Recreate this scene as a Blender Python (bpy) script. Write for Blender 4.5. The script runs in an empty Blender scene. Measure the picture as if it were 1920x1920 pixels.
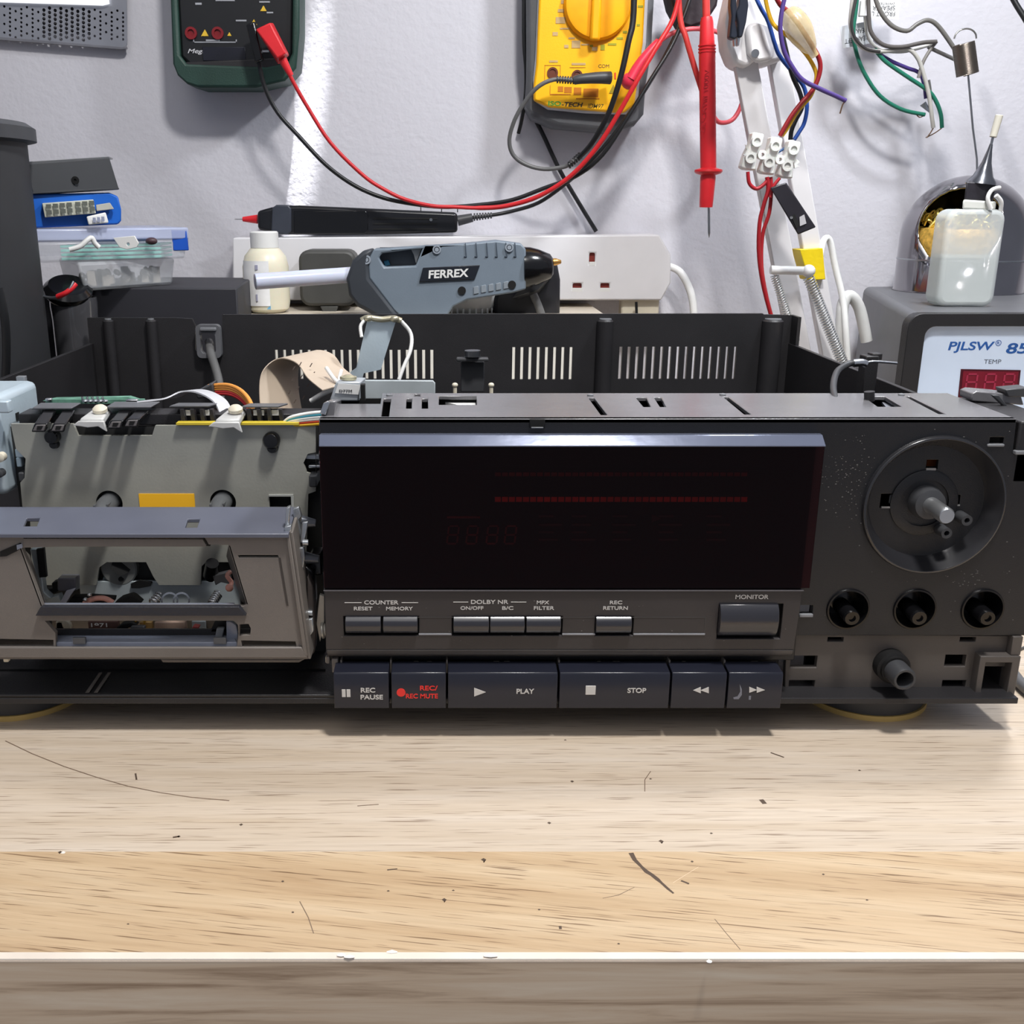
import bpy, bmesh, math, random
from mathutils import Vector, Matrix
random.seed(7)
C = bpy.context.scene.collection
# ---------------------------------------------------------------- survey of the place
# millimetres on the desk: x right, D away from the camera, z above the desk top (desk top = 0.75 m)
TH = math.radians(16.6); F = 1923.0; CX = 835.0; CY = 960.0; H = 195.0; Z0 = 0.75
def Z(py, D): return H - D * math.tan(TH + math.atan((py - CY) / F))
def X(px, py, D):
    z = Z(py, D); return (px - CX) / F * (D * math.cos(TH) + (H - z) * math.sin(TH))
def V(px, py, D): return (X(px, py, D), D, Z(py, D))
def VZ(px, py, z):
    D = (H - z) / math.tan(TH + math.atan((py - CY) / F)); return (X(px, py, D), D, z)
def S(D, py=700): # px per mm
    return F / (D * math.cos(TH) + (H - Z(py, D)) * math.sin(TH))
# ---------------------------------------------------------------- materials
def lin(c):
    r = []
    for v in c[:3]:
        v = v / 255.0
        r.append(v / 12.92 if v <= 0.04045 else ((v + 0.055) / 1.055) ** 2.4)
    return (r[0], r[1], r[2], 1)
MC = {}
def M(name, rgb, rough=.5, metal=0.0, spec=.5, var=.10, vs=60, bump=0.0, bs=900, alpha=1, trans=0, coat=0, emit=0, sss=0, ior=1.45):
    if name in MC: return MC[name]
    m = bpy.data.materials.new(name); m.use_nodes = True
    n = m.node_tree.nodes; l = m.node_tree.links; b = n['Principled BSDF']
    tc = n.new('ShaderNodeTexCoord'); no = n.new('ShaderNodeTexNoise'); no.inputs['Scale'].default_value = vs; no.inputs['Detail'].default_value = 4
    l.new(tc.outputs['Object'], no.inputs['Vector'])
    cr = n.new('ShaderNodeValToRGB'); c = lin(rgb)
    cr.color_ramp.elements[0].position = .3; cr.color_ramp.elements[1].position = .7
    cr.color_ramp.elements[0].color = (c[0]*(1-var), c[1]*(1-var), c[2]*(1-var), 1)
    cr.color_ramp.elements[1].color = (min(1, c[0]*(1+var)), min(1, c[1]*(1+var)), min(1, c[2]*(1+var)), 1)
    l.new(no.outputs['Fac'], cr.inputs['Fac']); l.new(cr.outputs['Color'], b.inputs['Base Color'])
    b.inputs['Roughness'].default_value = rough; b.inputs['Metallic'].default_value = metal
    b.inputs['Specular IOR Level'].default_value = spec; b.inputs['IOR'].default_value = ior
    b.inputs['Alpha'].default_value = alpha; b.inputs['Transmission Weight'].default_value = trans
    b.inputs['Coat Weight'].default_value = coat
    if sss: b.inputs['Subsurface Weight'].default_value = sss; b.inputs['Subsurface Scale'].default_value = .01
    if emit: b.inputs['Emission Color'].default_value = c; b.inputs['Emission Strength'].default_value = emit
    if bump:
        n2 = n.new('ShaderNodeTexNoise'); n2.inputs['Scale'].default_value = bs; n2.inputs['Detail'].default_value = 3
        l.new(tc.outputs['Object'], n2.inputs['Vector'])
        bp = n.new('ShaderNodeBump'); bp.inputs['Strength'].default_value = bump; bp.inputs['Distance'].default_value = .0006
        l.new(n2.outputs['Fac'], bp.inputs['Height']); l.new(bp.outputs['Normal'], b.inputs['Normal'])
    MC[name] = m; return m
# ---------------------------------------------------------------- mesh building
ORG = {}
class MB:
    def __init__(s): s.v = []; s.f = []
    def add(s, vs, fs):
        o = len(s.v); s.v += [tuple(v) for v in vs]; s.f += [tuple(i + o for i in f) for f in fs]; return s
    def hexa(s, p):  # p: 4 front (bl,br,tr,tl) + 4 back
        return s.add(p, [(0,1,2,3),(5,4,7,6),(4,0,3,7),(1,5,6,2),(3,2,6,7),(4,5,1,0)])
    def box(s, x0, x1, y0, y1, z0, z1):
        return s.hexa([(x0,y0,z0),(x1,y0,z0),(x1,y0,z1),(x0,y0,z1),(x0,y1,z0),(x1,y1,z0),(x1,y1,z1),(x0,y1,z1)])
    def rpx(s, a, b, c, d, D0, D1):  # box whose front face covers the rectangle at distance D0
        m = (b + d) / 2
        return s.box(X(a, m, D0), X(c, m, D0), D0, D1, Z(d, D0), Z(b, D0))
    def poly(s, pts, vec):
        n = len(pts); vec = Vector(vec)
        return s.add(list(pts) + [tuple(Vector(p) + vec) for p in pts],
                     [tuple(range(n)), tuple(range(2*n-1, n-1, -1))] + [(i, (i+1) % n, (i+1) % n + n, i + n) for i in range(n)])
    def ppx(s, pts, D0, D1): # pixel outline at distance D0 pushed straight back to D1
        return s.poly([V(a, b, D0) for a, b in pts], (0, D1 - D0, 0))
    def lathe(s, prof, org, ax, seg=32, sc=1.0):
        org = Vector(org); ax = Vector(ax).normalized()
        u = ax.orthogonal().normalized(); w = ax.cross(u)
        vs = []; fs = []; n = len(prof)
        for i in range(seg):
            a = 2*math.pi*i/seg
            for r, h in prof:
                vs.append(org + ax*h + (u*math.cos(a)*r + w*math.sin(a)*r))
        for i in range(seg):
            j = (i+1) % seg
            for k in range(n-1):
                fs.append((i*n+k, j*n+k, j*n+k+1, i*n+k+1))
        s.add(vs, fs)
        o = len(s.v) - len(vs)
        if prof[0][0] > 1e-6: s.f.append(tuple(o + i*n for i in range(seg)))
        if prof[-1][0] > 1e-6: s.f.append(tuple(o + i*n + n-1 for i in range(seg-1, -1, -1)))
        return s
    def ring(s, prof, org, ax, seg=32): # closed profile
        org = Vector(org); ax = Vector(ax).normalized(); u = ax.orthogonal().normalized(); w = ax.cross(u); n = len(prof)
        vs = []; fs = []
        for i in range(seg):
            a = 2*math.pi*i/seg
            for r, h in prof: vs.append(org + ax*h + (u*math.cos(a)*r + w*math.sin(a)*r))
        for i in range(seg):
            j = (i+1) % seg
            for k in range(n):
                q = (k+1) % n; fs.append((i*n+k, j*n+k, j*n+q, i*n+q))
        return s.add(vs, fs)
    def cyl(s, p0, p1, r0, r1=None, seg=20):
        r1 = r0 if r1 is None else r1; p0 = Vector(p0); p1 = Vector(p1); d = p1 - p0
        return s.lathe([(r0, 0), (r1, d.length)], p0, d, seg)
    def tube(s, pts, r, seg=8, sub=5):
        P = [Vector(p) for p in pts]; Q = []
        if len(P) > 2 and sub > 1:
            for i in range(len(P)-1):
                a = P[max(i-1, 0)]; b = P[i]; c = P[i+1]; d = P[min(i+2, len(P)-1)]
                for k in range(sub):
                    t = k/sub
                    Q.append(.5*((2*b) + (c-a)*t + (2*a-5*b+4*c-d)*t*t + (3*b-a-3*c+d)*t**3))
            Q.append(P[-1])
        else: Q = P
        n = len(Q); vs = []; fs = []; u = None
        for i in range(n):
            t = (Q[min(i+1, n-1)] - Q[max(i-1, 0)]).normalized()
            if u is None: u = t.orthogonal().normalized()
            u = (u - t*u.dot(t)).normalized(); w = t.cross(u)
            rr = r(i/(n-1)) if callable(r) else r
            for k in range(seg):
                a = 2*math.pi*k/seg; vs.append(Q[i] + (u*math.cos(a) + w*math.sin(a))*rr)
        for i in range(n-1):
            for k in range(seg):
                q = (k+1) % seg; fs.append((i*seg+k, i*seg+q, (i+1)*seg+q, (i+1)*seg+k))
        fs.append(tuple(range(seg-1, -1, -1))); fs.append(tuple((n-1)*seg + k for k in range(seg)))
        return s.add(vs, fs)
    def ell(s, c, r, seg=16):
        return s.add(*_ell(c, r, seg))
    def ribbon(s, pts, wv, th): # flat cable: centre path, width vector, thickness
        P = [Vector(p) for p in pts]; Q = []
        for i in range(len(P)-1):
            a = P[max(i-1, 0)]; b = P[i]; c = P[i+1]; d = P[min(i+2, len(P)-1)]
            for k in range(6):
                t = k/6
                Q.append(.5*((2*b) + (c-a)*t + (2*a-5*b+4*c-d)*t*t + (3*b-a-3*c+d)*t**3))
        Q.append(P[-1]); wv = Vector(wv); vs = []; fs = []; n = len(Q)
        for i in range(n):
            t = (Q[min(i+1, n-1)] - Q[max(i-1, 0)]).normalized(); nn = t.cross(wv).normalized()*th/2
            vs += [Q[i]-wv/2-nn, Q[i]+wv/2-nn, Q[i]+wv/2+nn, Q[i]-wv/2+nn]
        for i in range(n-1):
            for k in range(4):
                q = (k+1) % 4; fs.append((i*4+k, i*4+q, (i+1)*4+q, (i+1)*4+k))
        fs.append((3,2,1,0)); fs.append(((n-1)*4, (n-1)*4+1, (n-1)*4+2, (n-1)*4+3))
        return s.add(vs, fs)
    def build(s, name, mat, parent=None, bevel=0, ang=38, seg=2):
        return mkobj(name, s.v, s.f, mat, parent, bevel, ang, seg)
def _ell(c, r, seg):
    vs = []; fs = []; rows = seg//2
    for i in range(rows+1):
        p = math.pi*i/rows
        for k in range(seg):
            a = 2*math.pi*k/seg
            vs.append((c[0]+r[0]*math.sin(p)*math.cos(a), c[1]+r[1]*math.sin(p)*math.sin(a), c[2]+r[2]*math.cos(p)))
    for i in range(rows):
        for k in range(seg):
            q = (k+1) % seg; fs.append((i*seg+k, (i+1)*seg+k, (i+1)*seg+q, i*seg+q))
    return vs, fs
def mkobj(name, vs, fs, mat, parent, bevel, ang=38, seg=2):
    if parent is not None: o = Vector(ORG[parent.name])
    else:
        xs = [v[0] for v in vs]; ys = [v[1] for v in vs]; zs = [v[2] for v in vs]
        o = Vector(((min(xs)+max(xs))/2, (min(ys)+max(ys))/2, min(zs)))
    me = bpy.data.meshes.new(name)
    me.from_pydata([(Vector(v) - o)/1000 for v in vs], [], fs)
    bm = bmesh.new(); bm.from_mesh(me); bmesh.ops.remove_doubles(bm, verts=bm.verts, dist=1e-7)
    bmesh.ops.delete(bm, geom=[v for v in bm.verts if not v.link_faces], context='VERTS')
    bmesh.ops.recalc_face_normals(bm, faces=bm.faces); bm.to_mesh(me); bm.free()
    me.polygons.foreach_set('use_smooth', [True]*len(me.polygons)); me.set_sharp_from_angle(angle=math.radians(ang))
    me.materials.append(mat)
    ob = bpy.data.objects.new(name, me); C.objects.link(ob); ORG[ob.name] = tuple(o)
    if parent is not None: ob.parent = parent
    else: ob.location = (o.x/1000, o.y/1000, Z0 + o.z/1000)
    if bevel:
        b = ob.modifiers.new('bevel', 'BEVEL'); b.width = bevel/1000; b.segments = seg; b.limit_method = 'ANGLE'; b.angle_limit = math.radians(40); b.harden_normals = False
    return ob
def thing(name, loc, label, cat, group=None):
    o = bpy.data.objects.new(name, None); C.objects.link(o); o.empty_display_size = .01
    o.location = (loc[0]/1000, loc[1]/1000, Z0 + loc[2]/1000); ORG[o.name] = tuple(loc)
    return tag(o, label, cat, group)
def tag(o, label, cat, group=None):
    o['label'] = label; o['category'] = cat
    if group: o['group'] = group
    return o
def inside(p, poly):
    c = False; n = len(poly); x, y = p
    for i in range(n):
        x0, y0 = poly[i][:2]; x1, y1 = poly[(i+1) % n][:2]
        if (y0 > y) != (y1 > y) and x < (x1-x0)*(y-y0)/(y1-y0) + x0: c = not c
    return c
def curve_mesh(polys, half):
    from mathutils.geometry import delaunay_2d_cdt
    pts = []; ed = []
    for p in polys:
        o = len(pts); n = len(p); pts += [Vector((q[0], q[1])) for q in p]; ed += [(o+i, o+(i+1) % n) for i in range(n)]
    v, e, f, _, _, _ = delaunay_2d_cdt(pts, ed, [], 0, 1e-6)
    keep = []
    for t in f:
        c = sum((v[i] for i in t), Vector((0,0)))/len(t)
        if inside(c, polys[0]) and not any(inside(c, h) for h in polys[1:]): keep.append(tuple(t))
    n = len(v); vs = [(q.x, q.y, half) for q in v] + [(q.x, q.y, -half) for q in v]
    fs = keep + [tuple(i+n for i in reversed(t)) for t in keep]; cnt = {}
    for t in keep:
        for i in range(len(t)):
            k = (t[i], t[(i+1) % len(t)]); cnt.setdefault(tuple(sorted(k)), []).append(k)
    for k, l in cnt.items():
        if len(l) == 1: p, q = l[0]; fs.append((q, p, p+n, q+n))
    return vs, fs
def plate(name, outer, holes, D0, D1, mat, parent, bevel=0): # outlines in (x,z), standing upright
    vs, fs = curve_mesh([outer] + holes, abs(D1-D0)/2)
    return mkobj(name, [(a, (D0+D1)/2 - c, b) for a, b, c in vs], fs, mat, parent, bevel)
def plateh(name, outer, holes, z0, z1, mat, parent, bevel=0): # outlines in (x,D), lying flat
    vs, fs = curve_mesh([outer] + holes, abs(z1-z0)/2)
    return mkobj(name, [(a, b, (z0+z1)/2 + c) for a, b, c in vs], fs, mat, parent, bevel)
def PP(pts, D): return [(X(a, b, D), Z(b, D)) for a, b in pts]
def R(a, b, c, d, D):
    m = (b+d)/2; x0 = X(a, m, D); x1 = X(c, m, D); return [(x0, Z(d, D)), (x1, Z(d, D)), (x1, Z(b, D)), (x0, Z(b, D))]
def circ(x, z, r, n=40, rz=None):
    rz = rz or r; return [(x + r*math.cos(2*math.pi*i/n), z + rz*math.sin(2*math.pi*i/n)) for i in range(n)]
def rrect(x0, z0, x1, z1, r, n=5):
    o = []
    for cx, cz, a0 in ((x1-r, z1-r, 0), (x0+r, z1-r, 90), (x0+r, z0+r, 180), (x1-r, z0+r, 270)):
        for k in range(n+1):
            a = math.radians(a0 + 90*k/n); o.append((cx + r*math.cos(a), cz + r*math.sin(a)))
    return o
def HP(pts, z): return [VZ(a, b, z)[:2] for a, b in pts]
def text(name, s, px, py, w, h, D, mat, parent, bold=0.0, rot=0, ex=.15, shear=0, face=None):
    # px,py centre; w,h size in photo pixels at distance D; lettering stands upright facing the viewer
    cu = bpy.data.curves.new('t', 'FONT'); cu.body = s; cu.size = 1; cu.extrude = 0.0; cu.offset = bold; cu.align_x = 'CENTER'; cu.shear = shear
    cu.space_line = .85
    ob = bpy.data.objects.new('t', cu); C.objects.link(ob); dg = bpy.context.evaluated_depsgraph_get(); dg.update()
    me = bpy.data.meshes.new_from_object(ob.evaluated_get(dg)); bpy.data.objects.remove(ob)
    vs = [tuple(v.co) for v in me.vertices]; fs = [tuple(f.vertices) for f in me.polygons]; bpy.data.meshes.remove(me)
    if not vs: return None
    x0 = min(v[0] for v in vs); x1 = max(v[0] for v in vs); y0 = min(v[1] for v in vs); y1 = max(v[1] for v in vs)
    k = S(D, py); sx = w/k/(x1-x0); sy = h/k/(y1-y0); cx, _, cz = V(px, py, D); a = math.radians(rot)
    out = []
    for v in vs:
        u = (v[0]-(x0+x1)/2)*sx; t = (v[1]-(y0+y1)/2)*sy
        out.append((cx + u*math.cos(a) - t*math.sin(a), D - ex, cz + u*math.sin(a) + t*math.cos(a)))
    if face: out = [face(o) for o in out]
    nv = len(out)
    back = [(o[0], o[1]+ex*.95, o[2]) for o in out]
    edges = {}
    for f in fs:
        for i in range(len(f)):
            e = (f[i], f[(i+1) % len(f)]); k2 = tuple(sorted(e)); edges.setdefault(k2, []).append(e)
    side = [(e[0][0], e[0][1], e[0][1]+nv, e[0][0]+nv) for e in edges.values() if len(e) == 1]
    return mkobj(name, out+back, list(fs)+side, mat, parent, 0)
def wire(name, pts, D, r, mat, parent=None, seg=8, sub=5):
    P = [V(p[0], p[1], p[2] if len(p) > 2 else D) for p in pts]
    return MB().tube(P, r, seg, sub).build(name, mat, parent, ang=80)
# ---------------------------------------------------------------- palette
blk = M('black_plastic', (40,39,41), .42, spec=.5, var=.18, vs=25, bump=.25, bs=2500)
lowerp = M('lower_frame_plastic', (84,79,76), .42, spec=.5, var=.07, vs=30, bump=.12, bs=3000)  # black plastic made paler and browner, the desk's reflection put into the colour
blkp = M('front_panel_plastic', (22,22,25), .36, spec=.7, var=.2, vs=18, bump=.3, bs=3000)
housing = M('housing_plastic', (54,51,52), .34, spec=.6, var=.06, bump=.1, bs=2500)
gloss = M('gloss_black_plastic', (16,16,18), .18, spec=.6, var=.2)
dark = M('dark_cavity_plastic', (12,12,13), .7, var=.2)  # near-black; also stands in for the shade inside holes and recesses
btn = M('button_plastic', (31,33,44), .30, spec=.6, var=.06)
btn2 = M('push_button_plastic', (42,42,48), .24, spec=1, var=.04)
white_ink = M('white_ink', (205,203,200), .5, var=.03)
red_ink = M('red_ink', (232,54,48), .5, var=.03)
silver = M('silver_metal', (205,208,212), .25, metal=1, var=.08)
steel = M('steel', (165,168,172), .32, metal=1, var=.12)
zinc = M('zinc_sheet', (196,212,222), .42, metal=.35, var=.06, bump=.1)
greysheet = M('grey_green_sheet', (158,158,150), .42, metal=.15, var=.05, vs=80, bump=.08)
doorp = M('door_plastic', (114,108,103), .45, spec=.5, var=.07, vs=30, bump=.12, bs=3000)
doortop = M('door_flange_plastic', (92,95,108), .35, spec=.7, var=.07, vs=50)
cream = M('cream_plastic', (214,206,186), .5, var=.05)
whitep = M('white_plastic', (228,228,226), .42, var=.03)
greyp = M('grey_plastic', (120,122,126), .45, var=.06)
dgrey = M('dark_grey_plastic', (62,63,66), .45, var=.08)
redp = M('red_plastic', (214,40,48), .38, var=.06, sss=.05)
redw = M('red_wire', (196,34,40), .4, var=.08)
blackw = M('black_wire', (26,27,29), .38, var=.15)
greyw = M('grey_wire', (96,96,96), .42, var=.1)
# ================================================================ setting
def wood(name, plank2=True):
    m = bpy.data.materials.new(name); m.use_nodes = True; n = m.node_tree.nodes; l = m.node_tree.links; b = n['Principled BSDF']
    tc = n.new('ShaderNodeTexCoord')
    def mp(sc, rz=0, loc=(0,0,0)):
        r_ = n.new('ShaderNodeMapping'); r_.inputs['Rotation'].default_value = (0,0,math.radians(rz)); r_.inputs['Location'].default_value = loc; l.new(tc.outputs['Object'], r_.inputs['Vector'])
        q = n.new('ShaderNodeMapping'); q.inputs['Scale'].default_value = sc
        l.new(r_.outputs[0], q.inputs['Vector']); return q
    def noise(mapn, s, det=6, rough=.55, dist=0):
        q = n.new('ShaderNodeTexNoise'); q.inputs['Scale'].default_value = s; q.inputs['Detail'].default_value = det; q.inputs['Roughness'].default_value = rough; q.inputs['Distortion'].default_value = dist
        l.new(mapn.outputs[0], q.inputs['Vector']); return q
    def ramp(src, st):
        q = n.new('ShaderNodeValToRGB'); e = q.color_ramp.elements
        e[0].position = st[0][0]; e[0].color = st[0][1]; e[1].position = st[-1][0]; e[1].color = st[-1][1]
        for p, c in st[1:-1]: k = e.new(p); k.color = c
        l.new(src, q.inputs['Fac']); return q
    def mix(t, a, c, f):
        q = n.new('ShaderNodeMix'); q.data_type = 'RGBA'; q.blend_type = t
        if isinstance(f, float): q.inputs[0].default_value = f
        else: l.new(f, q.inputs[0])
        l.new(a, q.inputs[6]); l.new(c, q.inputs[7]); return q
    def plank(rz, off, c0, c1, c2, pore):
        base = ramp(noise(mp((2.2,34,26), rz, off), 2.6, 9, .6, .3).outputs['Fac'], [(.3,lin(c0)),(.5,lin(c1)),(.74,lin(c2))])
        fine = ramp(noise(mp((11,420,200), rz, off), 1.6, 5, .65, .2).outputs['Fac'], [(.3,(.86,.84,.82,1)),(.65,(1.05,1.05,1.05,1))])
        a = mix('MULTIPLY', base.outputs[0], fine.outputs[0], .8)
        po = ramp(noise(mp((26,1000,300), rz, off), 1.6, 2, .5, .3).outputs['Fac'], [(.60,(1,1,1,1)),(.68,lin(pore))])
        return mix('MULTIPLY', a.outputs[2], po.outputs[0], .75)
    p1 = plank(0, (0,0,0), (196,178,156), (204,188,169), (212,199,184), (160,144,132))
    p2 = plank(8.5, (3.1,1.7,0), (182,153,119), (197,171,138), (210,188,158), (128,104,86))
    sx = n.new('ShaderNodeSeparateXYZ'); l.new(tc.outputs['Object'], sx.inputs[0])
    lt = n.new('ShaderNodeMath'); lt.operation = 'LESS_THAN'; l.new(sx.outputs['Y'], lt.inputs[0]); lt.inputs[1].default_value = -.2757
    if plank2:
        out = mix('MIX', p1.outputs[2], p2.outputs[2], lt.outputs[0])
    else: out = p1
    l.new(out.outputs[2], b.inputs['Base Color']); b.inputs['Roughness'].default_value = .42; b.inputs['Specular IOR Level'].default_value = .45
    bp = n.new('ShaderNodeBump'); bp.inputs['Strength'].default_value = .12; bp.inputs['Distance'].default_value = .0004
    l.new(noise(mp((9,420,300), 0), .9, 2).outputs['Fac'], bp.inputs['Height']); l.new(bp.outputs['Normal'], b.inputs['Normal'])
    return m
def fascia_wood():
    m = bpy.data.materials.new('fascia_oak'); m.use_nodes = True; n = m.node_tree.nodes; l = m.node_tree.links; b = n['Principled BSDF']
    tc = n.new('ShaderNodeTexCoord'); q = n.new('ShaderNodeMapping'); q.inputs['Scale'].default_value = (8,60,150); l.new(tc.outputs['Object'], q.inputs['Vector'])
    no = n.new('ShaderNodeTexNoise'); no.inputs['Scale'].default_value = 1.3; no.inputs['Detail'].default_value = 8; no.inputs['Distortion'].default_value = .5; no.inputs['Roughness'].default_value = .62
    l.new(q.outputs[0], no.inputs['Vector']); r = n.new('ShaderNodeValToRGB'); e = r.color_ramp.elements
    e[0].position = .28; e[0].color = lin((158,126,98)); e[1].position = .72; e[1].color = lin((255,234,206)); k = e.new(.5); k.color = lin((238,210,178))
    l.new(no.outputs['Fac'], r.inputs['Fac']); l.new(r.outputs[0], b.inputs['Base Color']); b.inputs['Roughness'].default_value = .5
    return m
DF = 231.6
desk = thing('desk', (0, 555, -750), 'oak-look wooden desk with pale edging running across the foreground', 'desk')
ORG[desk.name] = (0, 555, 0); desk.location = (0, .555, Z0)
MB().box(-900, 900, DF+.6, 874, -38, -1.2).box(-900, 900, DF+2.2, 874, -1.2, 0).build('tabletop', wood('desk_oak'), desk)
MB().box(-900, 900, DF, DF+.6, -38, -1.0).build('front_fascia', fascia_wood(), desk)
MB().poly([(-900,DF-.05,-1.3),(-900,DF+.2,-.5),(-900,DF+2.2,0),(-900,DF+2.4,-1.3)], (1800,0,0)).build('edge_trim', M('edge_trim', (226,214,200), .5, var=.06), desk)
for lx in (-870, 820):
    for ly in (250, 820): MB().box(lx, lx+50, ly, ly+45, -750, -38).build('leg', M('desk_leg', (90,84,78), .5), desk, 1)
ink = M('desk_marks', (86,70,58), .6); ink2 = M('pencil_mark', (120,100,84), .6); chip = M('chipped_laminate', (238,232,224), .6)
def mark(pts, w, m=ink, name='scratch'):
    P = [Vector(VZ(a, b, .05)) for a, b, *_ in pts]; vs = []; fs = []
    for i, p in enumerate(P):
        t = (P[min(i+1, len(P)-1)] - P[max(i-1, 0)]).normalized(); q = Vector((-t.y, t.x, 0)); ww = w*(pts[i][2] if len(pts[i]) > 2 else 1)/2
        vs += [p + q*ww, p - q*ww, p + q*ww - Vector((0,0,.2)), p - q*ww - Vector((0,0,.2))]
    for i in range(len(P)-1):
        fs += [(4*i, 4*i+1, 4*i+5, 4*i+4), (4*i, 4*i+4, 4*i+6, 4*i+2), (4*i+1, 4*i+3, 4*i+7, 4*i+5)]
    mkobj(name, vs, fs, m, desk, 0)
mark([(1183,1599,1.6),(1190,1612,1.4),(1203,1625,1),(1212,1634,1.5),(1222,1640,1.3),(1232,1648,1.4),(1240,1655,.9),(1252,1666,.9),(1263,1675,.6)], 1.0)
mark([(10,1389),(60,1413),(120,1437),(180,1457),(240,1474),(300,1486),(360,1495),(430,1501)], .45, ink2)
mark([(1190,1663,.6),(1160,1678),(1130,1684,.5)], .22, ink2); mark([(1262,1655,.5),(1310,1625,.5)], .22, M('pale_scratch', (226,206,178), .6))
mark([(1220,1446),(1209,1462),(1209,1484)], .3, ink2)
mark([(562,1690),(578,1720),(588,1750)], .25, ink2); mark([(1340,1723),(1362,1750),(1388,1780)], .2, ink2)
mark([(670,1511),(710,1508)], .4, ink2); mark([(1445,1411),(1470,1420)], .7); mark([(726,1631),(745,1629)], .5); mark([(1277,1651),(1292,1657)], .7)
mark([(324,1570),(336,1568)], .8); mark([(254,1450),(256,1462)], .6); mark([(1050,1736),(1051,1742)], .8); mark([(1427,1499),(1434,1507)], 1.6)
for a, b, w in ((833,1689,1.9),(1240,1579,2.0),(1030,1544,1.3),(907,1614,2.2),(112,1599,1.4),(335,1569,.9),(452,1547,1.2),(1334,1563,.7),(1298,1616,.8),(1612,1445,.7),(850,1670,.5),(1626,1688,.5),(1011,1706,.5),(1160,1770,.5),(530,1653,.7),(240,1733,.4),(728,1671,.6),(549,1711,.6),(1073,1466,1.3),(1544,1640,.6),(1060,1388,.6),(1220,1461,.6)):
    mark([(a-2,b),(a,b-1,1.3),(a+2,b,.9)], w*.8, ink, 'speck')
for a, b, w in ((640,1791,16),(655,1794,20),(920,1792,26),(735,1785,20),(1330,1803,10),(118,1599,8)):
    mark([(a-w/2,b,.4),(a,b-1,1),(a+w/2,b,.4)], 1.4, chip, 'edge_chip')
wallm = M('wall_paint', (199,198,205), .75, var=.035, vs=9, bump=.75, bs=230)
w_ = MB().box(-1300, 1300, 875, 950, -750, 1650).build('wall_back', wallm); w_['kind'] = 'structure'
fl = MB().box(-1300, 1300, -900, 875, -800, -750).build('floor', M('floor_carpet', (96,90,86), .9, bump=.5, bs=60)); fl['kind'] = 'structure'
# small chips and plaster nodules on the wall
for a, b in ((740,160),(1740,1130//2),(1648,510),(1715,240),(1526,225),(880,235),(1660,520)):
    pass
# ================================================================ cassette deck
DK = thing('cassette_deck', (0, 500, 0), 'black hi-fi cassette deck with its casing and knobs removed, on the desk', 'cassette deck')
for fx in (-175.5, 173.5):
    f = MB().lathe([(22,2.2),(24.5,2.2),(24.5,9),(21,12.5),(0,12.5)], (fx,389.5,0), (0,0,1), 48).build('foot', dgrey, DK)
    MB().ring([(22,.0),(25.4,.0),(25.4,2.2),(22,2.2)], (fx,389.5,0), (0,0,1), 56).build('rubber_ring', M('yellowed_rubber', (206,176,108), .6), f)
for fx in (-175.5, 173.5): MB().lathe([(22,0),(24,2),(24,9),(21,12.5),(0,12.5)], (fx,615,0), (0,0,1), 32).build('foot', dgrey, DK)
# tray, walls, back
MB().box(-225,219,355,655,12.5,15).box(-225,-38,355,357,15,16.4).build('tray', blk, DK, .4)
MB().poly([(217,366,15),(217,366,112),(217,655,112),(217,655,15)], (2.6,0,0)).build('side_wall', blk, DK, .3)
MB().poly([(-225,430,15),(-225,430,112),(-225,655,112),(-225,655,15)], (2.6,0,0)).build('side_wall', blk, DK, .3)
DR = 652
holes = []
def slotrow(x0, n, y0, y1, pitch):
    for k in range(n):
        px = x0 + pitch*k; holes.append(R(px-2.7, y0, px+2.7, y1, DR))
slotrow(519, 20, 656, 711, 15.3); slotrow(963, 8, 651, 712, 15.3); slotrow(1163, 15, 650, 711, 15.3)
zt = Z(591, DR)
out = [(-225,12.5),(219.5,12.5),(219.5,zt)] + PP([(1432,590),(1431,588),(417,590),(415,655),(410,668),(376,668),(366,655),(366,612),(360,598),(330,596),(166,596)], DR)
out[-1] = (-225, Z(596, DR))
plate('rear_panel', out, holes, DR, DR+3, blk, DK)
for px in (1134, 1447, 205, 285):
    x = X(px, 650, 648); w = 5.2 if px in (1134,) else (6.5 if px == 1447 else 3.4)
    MB().lathe([(w,15),(w,zt-3.5),(w-1,zt-2.5)], (x, 650, 0), (0,0,1), 20).build('screw_boss', blk, DK)
    MB().lathe([(w-1.4,zt-2.5),(w-1.4,zt-1.9)], (x, 650, 0), (0,0,1), 20).build('boss_cap', greyp, DK)
MB().box(X(1432,600,DR)+0, 219.5, 655, 655.5, 20, zt).poly([(219.5,655,zt),(219.5,640,zt),(219.5,640,112),(219.5,655,112)], (-2,0,0)).build('rear_corner', blk, DK)
# strain relief and mains cord
g = plate('strain_relief', rrect(X(369,640,648), Z(671,648), X(415,640,648), Z(608,648), 3), [rrect(X(377,640,648), Z(662,648), X(405,640,648), Z(624,648), 2.4)], 646, 651, M('strain_relief_plastic', (98,99,103), .35), DK, .6)
MB().box(X(376,620,646), X(406,620,646), 644, 652, Z(620,646), Z(614,646)).build('clamp_bar', greyp, g, .4)
wire('mains_cord', [(392,640,655),(396,665,645),(404,690,635),(411,720,625),(414,770,600)], 0, 2.7, greyw, DK, 12)
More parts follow.
